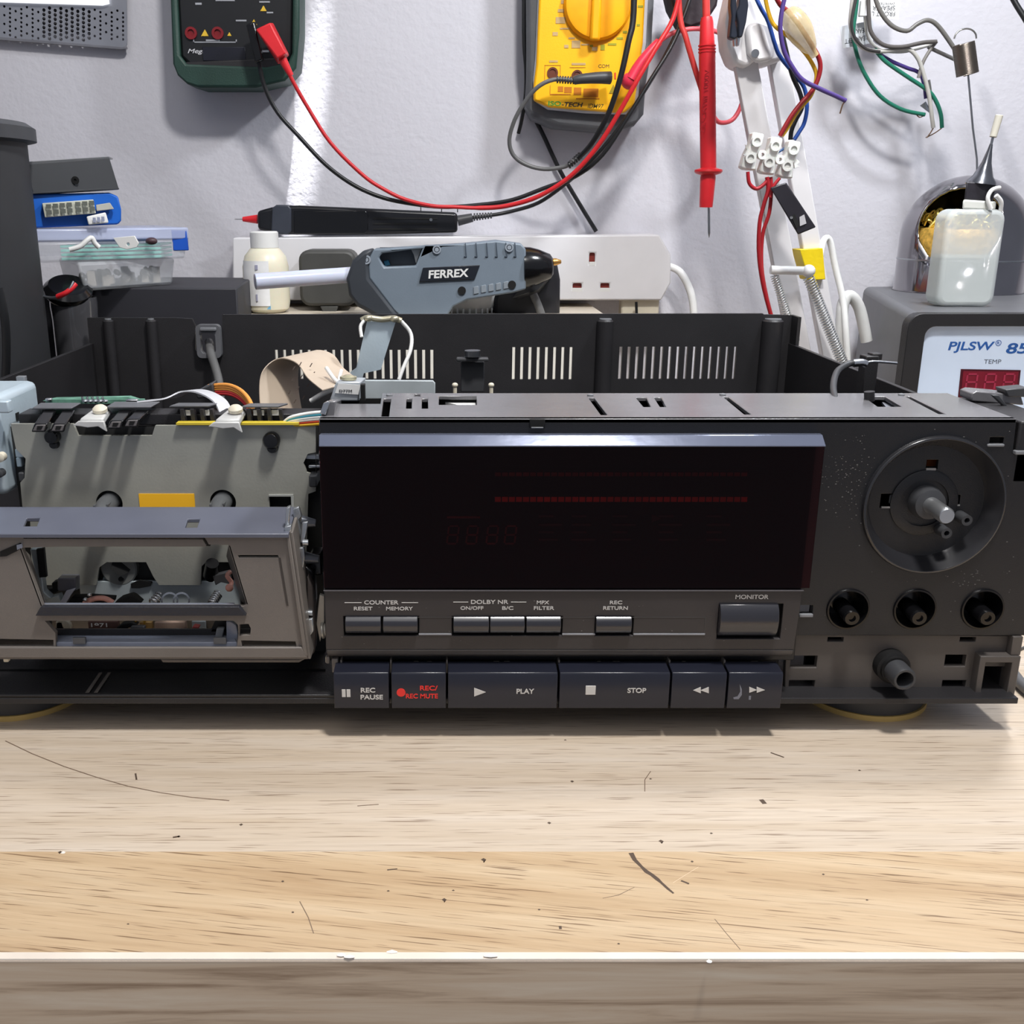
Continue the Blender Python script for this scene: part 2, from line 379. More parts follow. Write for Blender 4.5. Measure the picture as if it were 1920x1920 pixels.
# posts and slide rod seen beyond the front panel
MB().rpx(1620,668,1645,740,480,488).rpx(1635,663,1655,675,482,488).build('support_post', blk, DK, .5)
MB().cyl(V(1630,752,400), V(1630,734,400), 2.0).build('guide_pin', blk, DK)
MB().rpx(872,659,900,666,560,566).rpx(856,672,916,678,556,562).rpx(864,678,908,735,562,568).build('sensor_bracket', dgrey, DK, .5)
MB().cyl(V(886,668,558), V(886,657,558), 4.4).build('screw', steel, DK)
for px in (853, 921): MB().cyl(V(px,737,520), V(px,724,520), 1.0).ell(V(px,722,520),(1.6,1.6,1.3),10).build('terminal_pin', cream, DK)
wire('loose_lead', [(1590,775,390),(1572,760,400),(1563,735,415),(1564,712,430),(1572,694,440),(1590,683,445),(1602,680,445)], 0, 1.35, dgrey, DK, 10)
lug = MB().tube([V(1600,681,445),V(1616,680,445),V(1624,683,445)], 1.7, 10, 3).tube([V(1620,681,445),V(1640,678,445),V(1682,681,445)], .55, 8, 4).build('crimp_terminal', silver, DK, ang=80)
# ---- front panel: top deck
zt2 = 122
top_h = [HP(h, zt2) for h in (
 [(719,747),(733.6,747),(729,781),(715,781)], [(762,747),(772.5,747),(771.5,766),(761.5,766)], [(791,747),(802.4,747),(802.4,766),(791,766)],
 [(777,738.5),(788,738.5),(788,743),(777,743)], [(823,742),(893.5,742),(893.5,759),(823,759)], [(1103,745.6),(1114.5,745.6),(1139,778),(1127,778)],
 [(1192,745),(1212,745),(1220,763),(1207,763)], [(1226,745),(1240,745),(1249,763),(1238,763)], [(1355.6,743.8),(1365,743.8),(1409,777),(1396,777)],
 [(1619,743),(1659,743),(1692,762.5),(1646,762.5)], [(1697,743),(1706,743),(1774,776.4),(1761,776.4)])]
topm = M('panel_top_plastic', (108,107,110), .24, spec=1, var=.08, vs=40, bump=.05, bs=1500)  # black plastic greyed by dust, with the wall's reflection put into the colour
xr = 205
XL = X(598, 790, 362)
o = HP([(614,757),(713,757),(716,737),(1758,737)], zt2); o = [(XL,362),(XL,372)] + o + [(xr, o[-1][1]), (xr,362)]
plateh('panel_top', o, top_h, 120.3, zt2, topm, DK, .3)
for a, b, c, d, nm in ((866,741.5,893,749,'x'),):
    pass
MB().poly([V(823,757,0) if 0 else VZ(a,b,119) for a, b in ((828,752),(885,766),(892,766),(892,752))], (0,0,-1)).build('mounting_tab', whitep, DK)
for pts in ([(1212,747),(1226,747),(1237,765),(1220,765)], [(1648,747),(1664,747),(1678,764),(1662,764)]):
    MB().poly([VZ(a,b,119.5) for a, b in pts], (0,0,-1)).build('latch_tab', M('latch_grey', (130,133,142), .35), DK)
for a, b in ((730,742),(1107,742),(1355,741),(1690,741)): MB().lathe([(1.3,0),(1.3,.5),(0,.9)], VZ(a,b,122), (0,0,1), 12).build('locating_pin', greyp, DK)
# dark sheets behind the panel, standing in for the shade of its interior
MB().box(XL,205,411,412.5,40,120.3).box(XL,205,372,411,96,97).build('dark_backing', dark, DK)
# ---- front panel: face
D0 = 362
ydial = V(1750, 948, D0); holes3 = [V(1590,1142,D0), V(1715,1142,D0), V(1842,1142,D0)]
zl = Z(1192, D0)
hs = [circ(ydial[0], ydial[2], 25.2, 64)] + [circ(h[0], h[2], 7.6, 32) for h in holes3] + [R(1500,1135,1524,1152,D0), R(1856,820,1882,833,D0)]
hs.append([(XL+6, Z(1225,D0)), (X(1480,1200,D0), Z(1225,D0)), (X(1480,1200,D0), Z(850,D0)), (XL+6, Z(850,D0))])
face = plate('front_panel', [(XL, Z(1238,D0)), (X(1490,1230,D0), Z(1238,D0)), (X(1494,1192,D0), zl), (222, zl), (222, Z(850,D0)), (xr+.5, Z(850,D0)), (xr, zt2), (XL, zt2)], hs, D0, D0+3, blkp, DK, .35)
MB().rpx(1499,1152,1525,1158,361.4,363).rpx(1852,833,1884,838,361.4,363).build('light_tab', M('tab_grey', (126,128,132), .4), DK, .3)
n_ = MB().rpx(993,786,1022,803,361.2,362.2); n_.build('notch', dark, DK, .3)
MB().rpx(996,801,1019,803.5,360.8,362.2).build('notch_lip', greyp, DK, .2)
# right end piece with clip
e = MB().box(206.5,222,362,411,98,121).build('end_cap', blk, DK, .8)
MB().ppx([(1822,738),(1832,734),(1870,737),(1915,742),(1920,760),(1822,752)], 398, 408).build('clip_arm', topm, DK, .4)
MB().ppx([(1885,731),(1930,727),(1930,745),(1890,744)], 396, 404).ppx([(1860,741),(1874,741),(1890,762),(1882,762)], 392, 394).build('clip_hook', dgrey, DK, .4)
MB().rpx(1905,846,1925,853,360.5,363).build('end_ledge', M('tab_grey', (126,128,132), .4), DK, .3)
# ---- dial well
cx, _, cz = ydial
MB().ring([(26.4,-.2),(26.0,1.3),(25.2,1.6),(21.0,-6.2),(24.6,-6.2),(25.0,-.2)], (cx, D0, cz), (0,-1,0), 72).build('dial_ring', M('dial_ring_plastic', (40,40,43), .2, spec=.9, var=.04), DK, .15, 30)
plate('dial_plate', circ(cx, cz, 24, 48), [R(1651,926,1687,952,367.6), R(1737,862,1759,880,367.6), R(1780,928,1800,948,367.6)], 367.6, 369.4, blkp, DK, .2)
MB().ring([(12.6,0),(12.6,.5),(12.2,.7),(9,.7),(9,0)], (cx-1, 367.6, cz-.5), (0,-1,0), 48).build('hub_step', blkp, DK)
MB().lathe([(7.0,-2),(6.4,4),(5.6,8),(4.2,8.4),(0,8.4)], (cx-.5, 371, cz), (0,-1,0), 32).build('shaft_collar', dgrey, DK)
sh = MB().lathe([(3.05,0),(3.05,12.2),(2.6,13.0),(0,13.0)], (cx-.5, 363, cz), (0,-1,-.04), 28).build('control_shaft', M('aluminium', (206,208,210), .3, metal=.9, var=.05), DK)
for dx, dz in ((6.2,-10.6),(13,-5.6)):
    MB().ring([(1.0,0),(2.3,0),(2.0,9.5),(1.0,9.5)], (cx+dx, 371, cz+dz), (0,-1,0), 24).build('locating_post', dgrey, DK)
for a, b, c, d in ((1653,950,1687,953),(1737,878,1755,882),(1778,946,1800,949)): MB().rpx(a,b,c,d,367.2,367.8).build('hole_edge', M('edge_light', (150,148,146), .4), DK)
MB().rpx(1672,930,1687,948,370,373).build('lamp_housing', whitep, DK, .6); MB().rpx(1738,862,1756,874,373,375).rpx(1780,938,1800,950,373,375).build('amber_part', M('amber_component', (148,76,22), .5), DK)
# ---- three pot wells
for h in holes3:
    q = MB().ring([(8.3,.0),(8.0,.7),(7.4,.7),(7.0,-13),(8.0,-13)], (h[0], D0, h[2]), (0,-1,0), 40).build('knob_well', gloss, DK)
    MB().cyl((h[0],376,h[2]), (h[0],375,h[2]), 7.4).lathe([(4.6,0),(4.2,5),(2.8,5.2)], (h[0]+.3,375,h[2]), (0,-1,0), 24).build('well_floor', gloss, q)
    MB().lathe([(3.1,0),(3.1,13.6),(2.7,14.4),(1.4,14.4),(1.4,13.4),(0,13.4)], (h[0]+.2,372,h[2]-1.3), (0,-1,-.05), 20).build('potentiometer_shaft', gloss, q)
# ---- lower right frame
D1 = 364.5
lo = R(1493,1192,1900,1303,D1); lo[1] = (220, lo[1][1]); lo[2] = (220, lo[2][1]); lo[0] = (X(1471,1300,D1), lo[0][1]); lo[3] = (X(1474,1195,D1), Z(1188,D1))
plate('lower_frame', lo, [R(1482,1230,1532,1252,D1), R(1479,1276,1527,1298,D1), R(1772,1228,1811,1250,D1), R(1766,1276,1810,1300,D1), R(1842,1250,1888,1300,D1), R(1552,1195,1582,1203,D1), R(1800,1195,1830,1203,D1), R(1888,1196,1898,1226,D1)], D1, D1+3, lowerp, DK, .3)
MB().rpx(1466,1301,1886,1315,360.5,366).build('bottom_rail', lowerp, DK, .5)
fx0, fx1 = X(1832,1275,360), 220.2; fz0, fz1 = Z(1312,360), Z(1231,360)
plate('corner_socket', [(fx0,fz0),(fx1,fz0),(fx1,fz1),(fx0,fz1)], [[(fx0+2.3,fz0+2.3),(fx1-3,fz0+2.3),(fx1-3,fz1-2.6),(fx0+2.3,fz1-2.6)]], 360, 368, lowerp, DK, .3)
MB().box(219.6-3,220.4,361,366,fz1,zl).build('corner_post', lowerp, DK, .3)
MB().box(X(1500,1300,380), 216, 378, 380, 15, 48).build('dark_backing', dark, DK)  # dark sheet standing in for the shade behind the frame openings
hj = V(1697, 1275, 350)
MB().ring([(3.2,0),(4.0,0),(4.5,1),(4.6,13.5),(3.2,13.5)], (hj[0], 350, hj[2]), (0,1,0), 32).build('headphone_tube', dgrey, DK)
MB().lathe([(6.4,0),(6.4,6),(5.4,6.4),(5.4,8)], (hj[0], 366, hj[2]), (0,-1,0), 32).cyl((hj[0],365.5,hj[2]),(hj[0],366.5,hj[2]),3.4).build('tube_base', dark, DK)
# ---- display and control housing
DH = 356
xl, xrr = X(599,850,DH), X(1531,850,DH)
zc0, zc1 = Z(1103, DH), Z(1216, DH)
# frame round the window: shallow box behind the tinted pane
MB().box(xl,xrr,DH+1.2,DH+5.9,Z(1112,DH),Z(836,DH)).build('display_tray', dark, DK)
st = MB().poly([V(598,815.5,358.9),V(598,836,355.4),V(598,838,355.4),(X(598,838,355.4),362,Z(838,355.4)),(X(598,838,355.4),362,Z(815.5,358.9))], (X(1533,825,362)-X(598,825,362),0,0))
st.build('trim_strip', M('bright_strip', (118,124,144), .13, spec=1, metal=.5, var=.05, bump=.06, bs=200), DK, .2)
pane = bpy.data.materials.new('tinted_pane'); pane.use_nodes = True; nn = pane.node_tree.nodes; ll = pane.node_tree.links; nn.remove(nn['Principled BSDF'])
tr = nn.new('ShaderNodeBsdfTransparent'); tr.inputs[0].default_value = (.62,.34,.35,1); gl = nn.new('ShaderNodeBsdfGlossy'); gl.inputs['Roughness'].default_value = .09; gl.inputs[0].default_value = (1,1,1,1)
fr = nn.new('ShaderNodeFresnel'); fr.inputs[0].default_value = 1.24; mx = nn.new('ShaderNodeMixShader'); ll.new(fr.outputs[0], mx.inputs[0]); ll.new(tr.outputs[0], mx.inputs[1]); ll.new(gl.outputs[0], mx.inputs[2]); ll.new(mx.outputs[0], nn['Material Output'].inputs[0])
MB().box(xl, X(1532,970,DH)-.2, DH-.6, DH-.2, zc0+.3, Z(837,DH)).build('display_pane', pane, DK)
dm = M('display_glass_back', (10,7,8), .6); MB().rpx(812,880,1440,1066,DH+.6,DH+1.3).build('display_module', dm, DK)
seg = M('unlit_segments', (120,88,84), .6, var=.15); seg2 = M('meter_segments', (226,120,96), .6, var=.2); seg3 = M('dim_meter_segments', (120,64,58), .6, var=.2)
mseg = MB(); mseg2 = MB()
for k in range(36):
    a = 928 + k*13.2; mseg.rpx(a, 932, a+11, 941, DH+.3, DH+.6); mseg2.rpx(a, 886, a+11, 893, DH+.3, DH+.6)
mseg.build('level_meter_bar', seg2, DK); mseg2.build('level_meter_bar', seg3, DK)
MB().rpx(838,968,900,972,DH+.3,DH+.6).build('display_legend', seg3, DK)
def seven(mb, a, b, w, h, t, D, De, sl=.12):
    def q(x0,y0,x1,y1):
        mb.ppx([(a+x0+sl*(h-y0), b+y0), (a+x1+sl*(h-y0), b+y0), (a+x1+sl*(h-y1), b+y1), (a+x0+sl*(h-y1), b+y1)], D, De)
    q(t,0,w-t,t); q(t,h/2-t/2,w-t,h/2+t/2); q(t,h-t,w-t,h)
    for x in (0, w-t): q(x,t,x+t,h/2-t/2); q(x,h/2+t/2,x+t,h-t)
for px in (836,872,910,944):
    m_ = MB(); seven(m_, px, 985, 22, 36, 3, DH+.3, DH+.6); m_.build('counter_digit', seg, DK)
m_ = MB()
for a in (1010,1072,1148,1235,1325):
    for b in (966,982,996,1010):
        m_.rpx(a, b, a+28+8*((a*b) % 3), b+4, DH+.3, DH+.6)
m_.ppx([(1222,965),(1222,980),(1240,972)], DH+.3, DH+.6); m_.build('display_legend', M('faint_legend', (66,44,42), .6), DK)
# control face with button openings
bg = [(647,714),(718,783)], [(850,917),(919,984),(987,1052)], [(1118,1185)]
hs = [R(g_[0][0]-2.5, 1155.5, g_[-1][1]+2.5, 1192, DH) for g_ in bg] + [R(1346,1132,1466,1198,DH)]
zb = Z(1218,DH)
plate('control_panel', [(X(611,1215,DH),zb),(X(1489,1215,DH),zb),(X(1505,1106,DH),Z(1107,DH)),(X(608,1106,DH),Z(1107,DH))], hs, DH, DH+2, housing, DK, .25)
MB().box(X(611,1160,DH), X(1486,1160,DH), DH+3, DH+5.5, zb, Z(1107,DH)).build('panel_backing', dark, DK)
MB().box(X(607,1105,DH), X(1506,1105,DH), DH-.9, DH, Z(1107,DH), Z(1105.6,DH)).build('window_lip', M('lip_line', (96,94,98), .3), DK)
# rounded lower lip
lp = [(DH,zb),(DH+.4,Z(1226,DH)),(DH+2.2,Z(1235,DH)),(DH+6,Z(1238,DH)),(DH+6,zb)]
MB().poly([(X(612,1226,DH),d,z) for d, z in lp], (X(1488,1226,DH)-X(612,1226,DH),0,0)).build('lower_lip', M('lip_plastic', (82,79,78), .4), DK, .5)
def convex(mb, a, b, c, d, D, depth, bul):
    x0 = X(a,(b+d)/2,D); x1 = X(c,(b+d)/2,D); z0 = Z(d,D); z1 = Z(b,D); pts = [(x0, D+depth, z0)]
    for k in range(9):
        t = k/8; pts.append((x0, D + bul*(2*t-1)**2*.9 + (.5 if k in (0,8) else 0), z0 + (z1-z0)*t))
    pts.append((x0, D+depth, z1)); mb.poly(pts, (x1-x0,0,0)); return mb
for g_ in bg:
    for a, c in g_: convex(MB(), a, 1160, c, 1190, 353.6, 4, 1.3).build('push_button', btn2, DK, .2)
convex(MB(), 1351, 1138, 1461, 1196, 352.6, 5, 2.2).build('push_button', btn2, DK, .2)
ch = MB()
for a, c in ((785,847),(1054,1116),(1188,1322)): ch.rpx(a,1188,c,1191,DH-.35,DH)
ch.build('channel_edge', M('edge_highlight', (150,152,158), .3), DK, .1)  # pale ledge, the highlight on the channel's lower edge put into its colour
MB().rpx(783,1157,1322,1158.2,DH-.15,DH).rpx(1321,1157,1322.2,1190,DH-.15,DH).build('channel_top', M('channel_line', (70,68,68), .4), DK)
for s, a, b, w, h in (('COUNTER',715,1129.5,64,8),('RESET',681,1141,35,7),('MEMORY',749,1141,50,7),('DOLBY NR',918,1128.5,70,8),('ON/OFF',885,1140,43,7),('B/C',952,1140,21,7),
    ('MPX',1018,1129.5,23,7),('FILTER',1020,1140,38,7),('REC',1155,1129.5,23,7),('RETURN',1154,1140,46,7),('MONITOR',1410,1119,62,8.5)):
    text('lettering', s, a, b, w, h, DH, white_ink, DK, bold=.012)
ln = MB()
for a, b, c in ((646,1130,678),(753,1130,784),(850,1129,878),(958,1129,987)): ln.rpx(a,b-.6,c,b+.6,DH-.12,DH)
ln.build('bracket_line', white_ink, DK)
# transport keys
keys = [(626,729),(734,836),(840,1045),(1049,1255),(1259,1361),(1365,1466)]
DB = 350
KEY = []
for a, c in keys:
    x0 = X(a,1295,DB); x1 = X(c,1295,DB); z0 = Z(1328,DB); z1 = Z(1262,DB)
    k = MB().poly([(x0,DB,z0),(x0,DB-.2,z0+4),(x0,DB,z1-1),(x0,DB+.6,z1),(x0,DB+9,z1+.6),(x0,DB+9,z0)], (x1-x0,0,0)).build('transport_key', btn, DK, .25); KEY.append(k)
def kt(i, *a, **k): text('lettering', *a, DB-.2, k.get('m', white_ink), KEY[i], bold=.02)
kt(0,'REC',690,1294,27,9.5); kt(0,'PAUSE',697,1307,42,9.5)
MB().rpx(641,1293,648,1307,DB-.35,DB).rpx(650,1293,657,1307,DB-.35,DB).build('pause_symbol', white_ink, KEY[0])
kt(1,'REC/',804,1290,33,9.5,m=red_ink); kt(1,'REC MUTE',791,1305,60,9.5,m=red_ink)
x_, _, z_ = V(752,1298,DB); MB().cyl((x_,DB-.35,z_),(x_,DB,z_),1.65,seg=24).build('record_symbol', red_ink, KEY[1])
kt(2,'PLAY',985,1296,33,10); MB().ppx([(889,1290),(911,1298),(889,1306)], DB-.35, DB).build('play_symbol', white_ink, KEY[2])
kt(3,'STOP',1194,1294.5,35,10); MB().rpx(1098,1286,1117,1303,DB-.35,DB).build('stop_symbol', white_ink, KEY[3], .3)
MB().ppx([(1314,1288.5),(1314,1300),(1300,1294.5)], DB-.35, DB).ppx([(1329,1288.5),(1329,1300),(1314,1294.5)], DB-.35, DB).build('rewind_symbol', white_ink, KEY[4])
MB().ppx([(1405,1288),(1419,1294),(1405,1299)], DB-.35, DB).ppx([(1419,1288),(1434,1294),(1419,1299)], DB-.35, DB).build('forward_symbol', white_ink, KEY[5])
sm = M('smudge', (120,122,132), .6); MB().ppx([(1387,1283),(1391,1292),(1391,1303),(1385,1311),(1376,1311),(1375,1308),(1383,1306),(1388,1297)], DB-.3, DB).rpx(1404,1305,1408,1312,DB-.3,DB).build('smudge', sm, KEY[5])
# bay behind the keys
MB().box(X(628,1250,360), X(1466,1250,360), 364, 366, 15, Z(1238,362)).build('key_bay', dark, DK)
for a in (640,733,838,1048,1255,1358): MB().rpx(a-1.5,1238,a+1.5,1262,358,364).build('bay_rib', doorp, DK)
for a, w in ((775,10),(800,10),(925,12),(945,12),(1120,8),(1150,14),(1280,8),(1410,14)): MB().rpx(a,1243,a+w,1247,361,363).build('key_lever', M('lever_ivory', (140,132,120), .5), DK, .3)
MB().rpx(611,1232,618,1245,358,361).rpx(622,1236,634,1262,358,361).build('panel_leg', doorp, DK, .4)

random.seed(11); du = MB()
for k in range(230):
    if k < 110: a = random.gauss(1590,30); c = random.gauss(900,35)
    elif k < 170: a = random.uniform(1530,1900); c = random.uniform(800,1180)
    elif k < 200: a = random.gauss(1820,35); c = random.gauss(1085,12)
    else: a = random.uniform(640,1500); c = random.uniform(1112,1212)
    if not (1536 < a < 1900 and c < 1180) and k < 200: continue
    if ((a-1750)/134)**2 + ((c-948)/128)**2 < 1 or any(math.hypot(a-w, c-1142) < 44 for w in (1590,1715,1842)): continue
    D_ = D0 if k < 200 else DH; x, _, z = V(a, c, D_); r = random.uniform(.08,.24); du.box(x-r, x+r*random.uniform(.6,1.5), D_-.12, D_+.05, z-r*.7, z+r*.7)
u_ = du.build('dust', M('dust', (104,102,100), .8), DK); u_['kind'] = 'stuff'
# ================================================================ cassette mechanism (part of the deck)
DM = 392
# metal side bracket on the left
x0 = -262; xb = X(80,800,430)
MB().poly([(x0,388,Z(745,388)),(x0,388,Z(930,388)),(x0,430,Z(885,430)),(x0,430,Z(712,430))], (xb-x0,0,0)).build('side_bracket', zinc, DK, 3, seg=3)
br = MB().rpx(-20,752,16,775,384,388); br.build('bracket_tab', zinc, DK, .6)
for a, b, r in ((5,855,9),(4,885,8)): MB().lathe([(r/5,0),(r/5,3),(r/8,3.4)], V(a,b,386), (0,-1,0), 20).build('guide_roller', cream if b < 870 else dgrey, DK)
MB().rpx(30,706,46,720,429,432).build('bracket_slot', greyp, DK, .3)
for a, b, c, d in ((67,775,73,788),(62,802,66,810)):
    x = xb + .05; D_ = 404
    MB().box(x, x+.3, D_, D_+3, Z(d,D_), Z(b,D_)).build('bracket_hole', dark, DK)
# main plate
outl = PP([(20,795),(137,795),(146,817),(285,817),(291,798),(592,797),(592,848),(577,851),(569,868),(575,886),(592,891),(592,921),(578,926),(574,1060),(520,1110),(455,1110),(440,1062),(432,1054),(386,1054),(378,1062),(376,1097),(298,1097),(288,1082),(274,1054),(200,1054),(186,1064),(180,1097),(60,1097),(56,958),(42,950),(38,905),(46,896),(48,860),(30,842)], DM)
h1 = V(205,944,DM); h2 = V(418,942,DM)
plate('cassette_plate', outl, [circ(h1[0],h1[2],5.3,32), circ(h2[0],h2[2],5.2,32), R(505,931,546,952,DM)], DM, DM+1.6, greysheet, DK, .2)
MB().rpx(504,927.5,550,931,DM-.6,DM+1).rpx(546,931,551,955,DM-.6,DM+1).build('hole_frame', M('frame_light', (170,172,168), .4), DK)
MB().rpx(261,926,365,953,DM-.3,DM).build('orange_label', M('orange_label', (255,192,38), .5, var=.02), DK)
MB().box(xb, X(592,800,DM), 398, 399.5, Z(1230,398), Z(800,398)).build('rear_shield', M('rear_shield_plastic', (48,48,48), .6), DK)
for h in (h1, h2):
    s_ = MB().lathe([(3.9,-5),(3.9,4),(3.2,8),(1.7,12),(1.1,13.5),(0,14)], (h[0]-.3,DM,h[2]), (0,-1,-.05), 28).build('reel_spindle', M('spindle_plastic', (92,94,96), .3), DK)
    for k in range(3):
        a = 2*math.pi*k/3+.6; MB().box(h[0]-.3+math.cos(a)*3-.4, h[0]-.3+math.cos(a)*3+.4, DM-9, DM, h[2]+math.sin(a)*3-.4, h[2]+math.sin(a)*3+.4).build('spindle_fin', M('spindle_plastic', (92,94,96), .3), s_)
for a, b, r in ((101,817,2.9),(510,824,3.3)):
    c_ = V(a,b,DM); MB().lathe([(r,0),(r,2.6),(r*.8,3.6),(r*.4,3.9),(0,3.9)], (c_[0],DM,c_[2]), (0,-1,0), 24).lathe([(r*.7,0),(r*.55,1.8),(0,2)], (c_[0],DM,c_[2]-3.2), (0,-1,0), 18).build('rubber_plug', gloss, DK)
# edge hardware of the plate
MB().rpx(28,842,44,858,393,398).rpx(30,858,40,876,395,400).build('hinge_tab', zinc, DK, .5)
MB().rpx(572,852,600,862,395,402).rpx(578,872,604,878,393,400).build('hinge_tab', steel, DK, .4)
for q_ in ((34,886,46,904,393,399),(579,892,594,914,388,398)): MB().rpx(*q_).build('rubber_stop', dgrey, DK, .6)
MB().ppx([(568,925),(600,925),(600,956),(580,956),(570,940)], 402, 405).build('side_strut', zinc, DK)
# top beam with switch levers
zt3 = Z(776,398)
MB().rpx(35,776,600,797,398,410).build('top_beam', blk, DK, .4)
MB().ppx([(100,748),(240,745),(262,752),(80,752)], 420, 424).rpx(85,749,270,757,418,420).build('circuit_board', M('green_board', (96,140,122), .5, var=.3, vs=200), DK)
for k in range(5): MB().cyl(V(156+k*9.5,754,417), V(154+k*9.5,744,417), .5, seg=8).ell(V(160+k*9.5,752,414), (1.1,1.1,.8), 8).build('solder_pin', silver, DK)
MB().rpx(84,747,96,753,416,418).rpx(235,749,258,754,416,418).build('solder_joint', silver, DK, .5)
gt = M('switch_body', (98,99,103), .4, spec=.6)
for a, b, c, d in ((58,140,755,768),(196,288,753,766),(316,398,755,764),(450,528,756,765)):
    MB().hexa([V(a,d,396), V(b-6,d,396), V(b-4,d-4,396), V(a+4,d-4,396), V(a+18,c+3,412), V(b+12,c+3,412), V(b+12,c,412), V(a+18,c,412)]).build('leaf_switch', gt, DK, .3)
def finger(a, b):
    f = MB().hexa([V(a,b,383), V(a+27,b,383), V(a+31,b-16,383), V(a+6,b-16,383), V(a+22,778,397), V(a+48,778,397), V(a+48,768,397), V(a+24,768,397)]).build('switch_lever', gloss, DK, .5)
    MB().ppx([(a+3,b-3),(a+24,b-3),(a+27,b-14),(a+9,b-14)], 382.4, 383.2).build('lever_tip', M('lever_tip', (108,104,104), .4), f, .2)
    MB().ppx([(a+10,b-5),(a+18,b-5),(a+22,b-12),(a+12,b-12)], 382.1, 382.6).build('lever_socket', dark, f)
    MB().hexa([V(a+12,b-17,385), V(a+24,b-17,385), V(a+26,b-18,385), V(a+14,b-18,385), V(a+27,773,396), V(a+40,773,396), V(a+40,771,396), V(a+27,771,396)]).build('lever_spring', M('lever_spring', (150,142,138), .35), f)
for a, b in ((58,811),(93,811),(200,805),(231,802)): finger(a, b)
clipm = M('clip_silver', (206,206,204), .35, metal=.2)
for a, b in ((144,806),(398,808)):
    q = MB().hexa([V(a+2,b-6,384), V(a+50,b-6,384), V(a+50,b-22,384), V(a+6,b-22,384), V(a+26,772,400), V(a+68,774,400), V(a+60,765,400), V(a+34,765,400)]).build('retaining_clip', clipm, DK, .8)
    MB().ppx([(a-8,b-8),(a+2,b-16),(a+50,b-16),(a+56,b+4),(a+46,b-2),(a+40,b-6),(a+20,b-4),(a+8,b-6)], 382.5, 384).build('clip_foot', M('clip_silver', (206,206,204), .35), q, .3)
    c_ = V(a+44,771,392); MB().lathe([(2.8,0),(2.8,1.2),(1.8,2.2),(0,2.5)], c_, (0,-.25,1), 20).build('cream_screw', cream, q)
for a in (337,356,374,392): MB().ppx([(a,768),(a+6,768),(a+12,795),(a+4,795)], 394, 397).build('switch_leg', blk, DK)
for a in (462,481,500,522): MB().ppx([(a,768),(a+6,768),(a+10,793),(a+3,793)], 394, 397).build('switch_leg', blk, DK)
for a, c in ((346,366),(378,396),(475,495),(506,524)): MB().rpx(a,769,c,779,397,398.5).build('switch_window', whitep, DK)
MB().rpx(330,793,400,797,390,394).rpx(440,793,560,797,390,394).build('yellow_tape', M('kapton_tape', (214,190,62), .4), DK)
# cables behind the mechanism
MB().ribbon([V(270,752,412),V(320,746,420),V(352,733,425),(V(385,734,425)[0],423,V(385,734,425)[2]),V(412,752,415),V(424,775,405)], (3,9,-1), .6).build('ribbon_cable', M('grey_ribbon', (196,197,202), .5), DK)
MB().ppx([(365,736),(398,718),(402,745),(370,748)], 440, 450).build('cable_sleeve', dgrey, DK, .6)
for k, (c, nm) in enumerate((((226,150,70),'orange_wire'),((222,142,64),'orange_wire'),((206,130,60),'orange_wire'),((222,60,64),'red_wire_thin'),((232,72,70),'red_wire_thin'))):
    o_ = k*4
    wire('harness_wire', [(392,724+o_,445),(425,722+o_,440),(448,730+o_,435),(466,748+o_,428),(476-o_,772,420)], 0, .95, M(nm, c, .45), DK)
for k, (c, nm) in enumerate((((240,240,236),'white_wire'),((70,160,180),'cyan_wire'),((236,236,232),'white_wire'),((210,205,196),'white_wire2'),((190,60,30),'rust_wire'),((236,190,50),'yellow_wire'))):
    wire('harness_wire', [(530,795+k*.8,395),(545,783+k*3,393),(575,776+k*4,392),(602,773+k*4.2,391)], 0, .75, M(nm, c, .45), DK)
rb = M('flex_beige', (186,170,152), .5, var=.05); zr = Z(700,450)
MB().ribbon([V(532,790,440),V(524,735,450),V(528,690,458),V(556,665,462),V(590,672,458),V(612,700,448),V(640,722,430)], (13,26,0), .4).build('flex_cable', rb, DK)
mk = MB()
for a, b in ((548,690),(560,682),(580,684),(545,712),(562,706),(585,700),(540,735),(556,728),(575,722),(550,752),(566,745)): mk.ppx([(a,b+4),(a+2,b+4),(a+6,b-3),(a+4,b-3)], 443, 443.4)
mk.build('flex_print', M('flex_print', (96,84,78), .6), DK)
wire('white_lead', [(583,752,430),(606,738,428),(640,722,425)], 0, 1.1, whitep, DK)
wire('white_lead', [(612,690,440),(628,712,432),(645,725,425)], 0, .9, whitep, DK); wire('white_lead', [(640,695,445),(636,712,435),(640,722,428)], 0, .8, whitep, DK)
# tall bracket strip
MB().ppx([(688,603),(742,603),(714,693),(682,700),(676,722),(640,724),(658,697),(668,690)], 470, 471.2).build('earth_strip', zinc, DK)
MB().tube([V(678,601,469),V(690,596,469),V(715,599,469),V(738,597,469),V(752,602,469)], 1.4, 8, 4).ell(V(690,597,468),(2.2,2,1.6),10).ell(V(740,598,468),(2.2,2,1.6),10).build('solder_bead', M('solder', (190,184,160), .3, metal=.7), DK, ang=80)
wire('white_lead', [(684,600,468),(676,612,466),(678,632,464)], 0, .8, whitep, DK); wire('white_lead', [(752,602,470),(770,625,470),(770,655,466),(756,690,462),(748,712,460)], 0, .9, whitep, DK)
MB().poly([V(a,b,440) for a,b in ((650,713),(812,714),(816,719),(816,760),(650,760))], (0,2,0)).build('rear_bracket', M('bracket_grey', (176,184,188), .45), DK, .3)
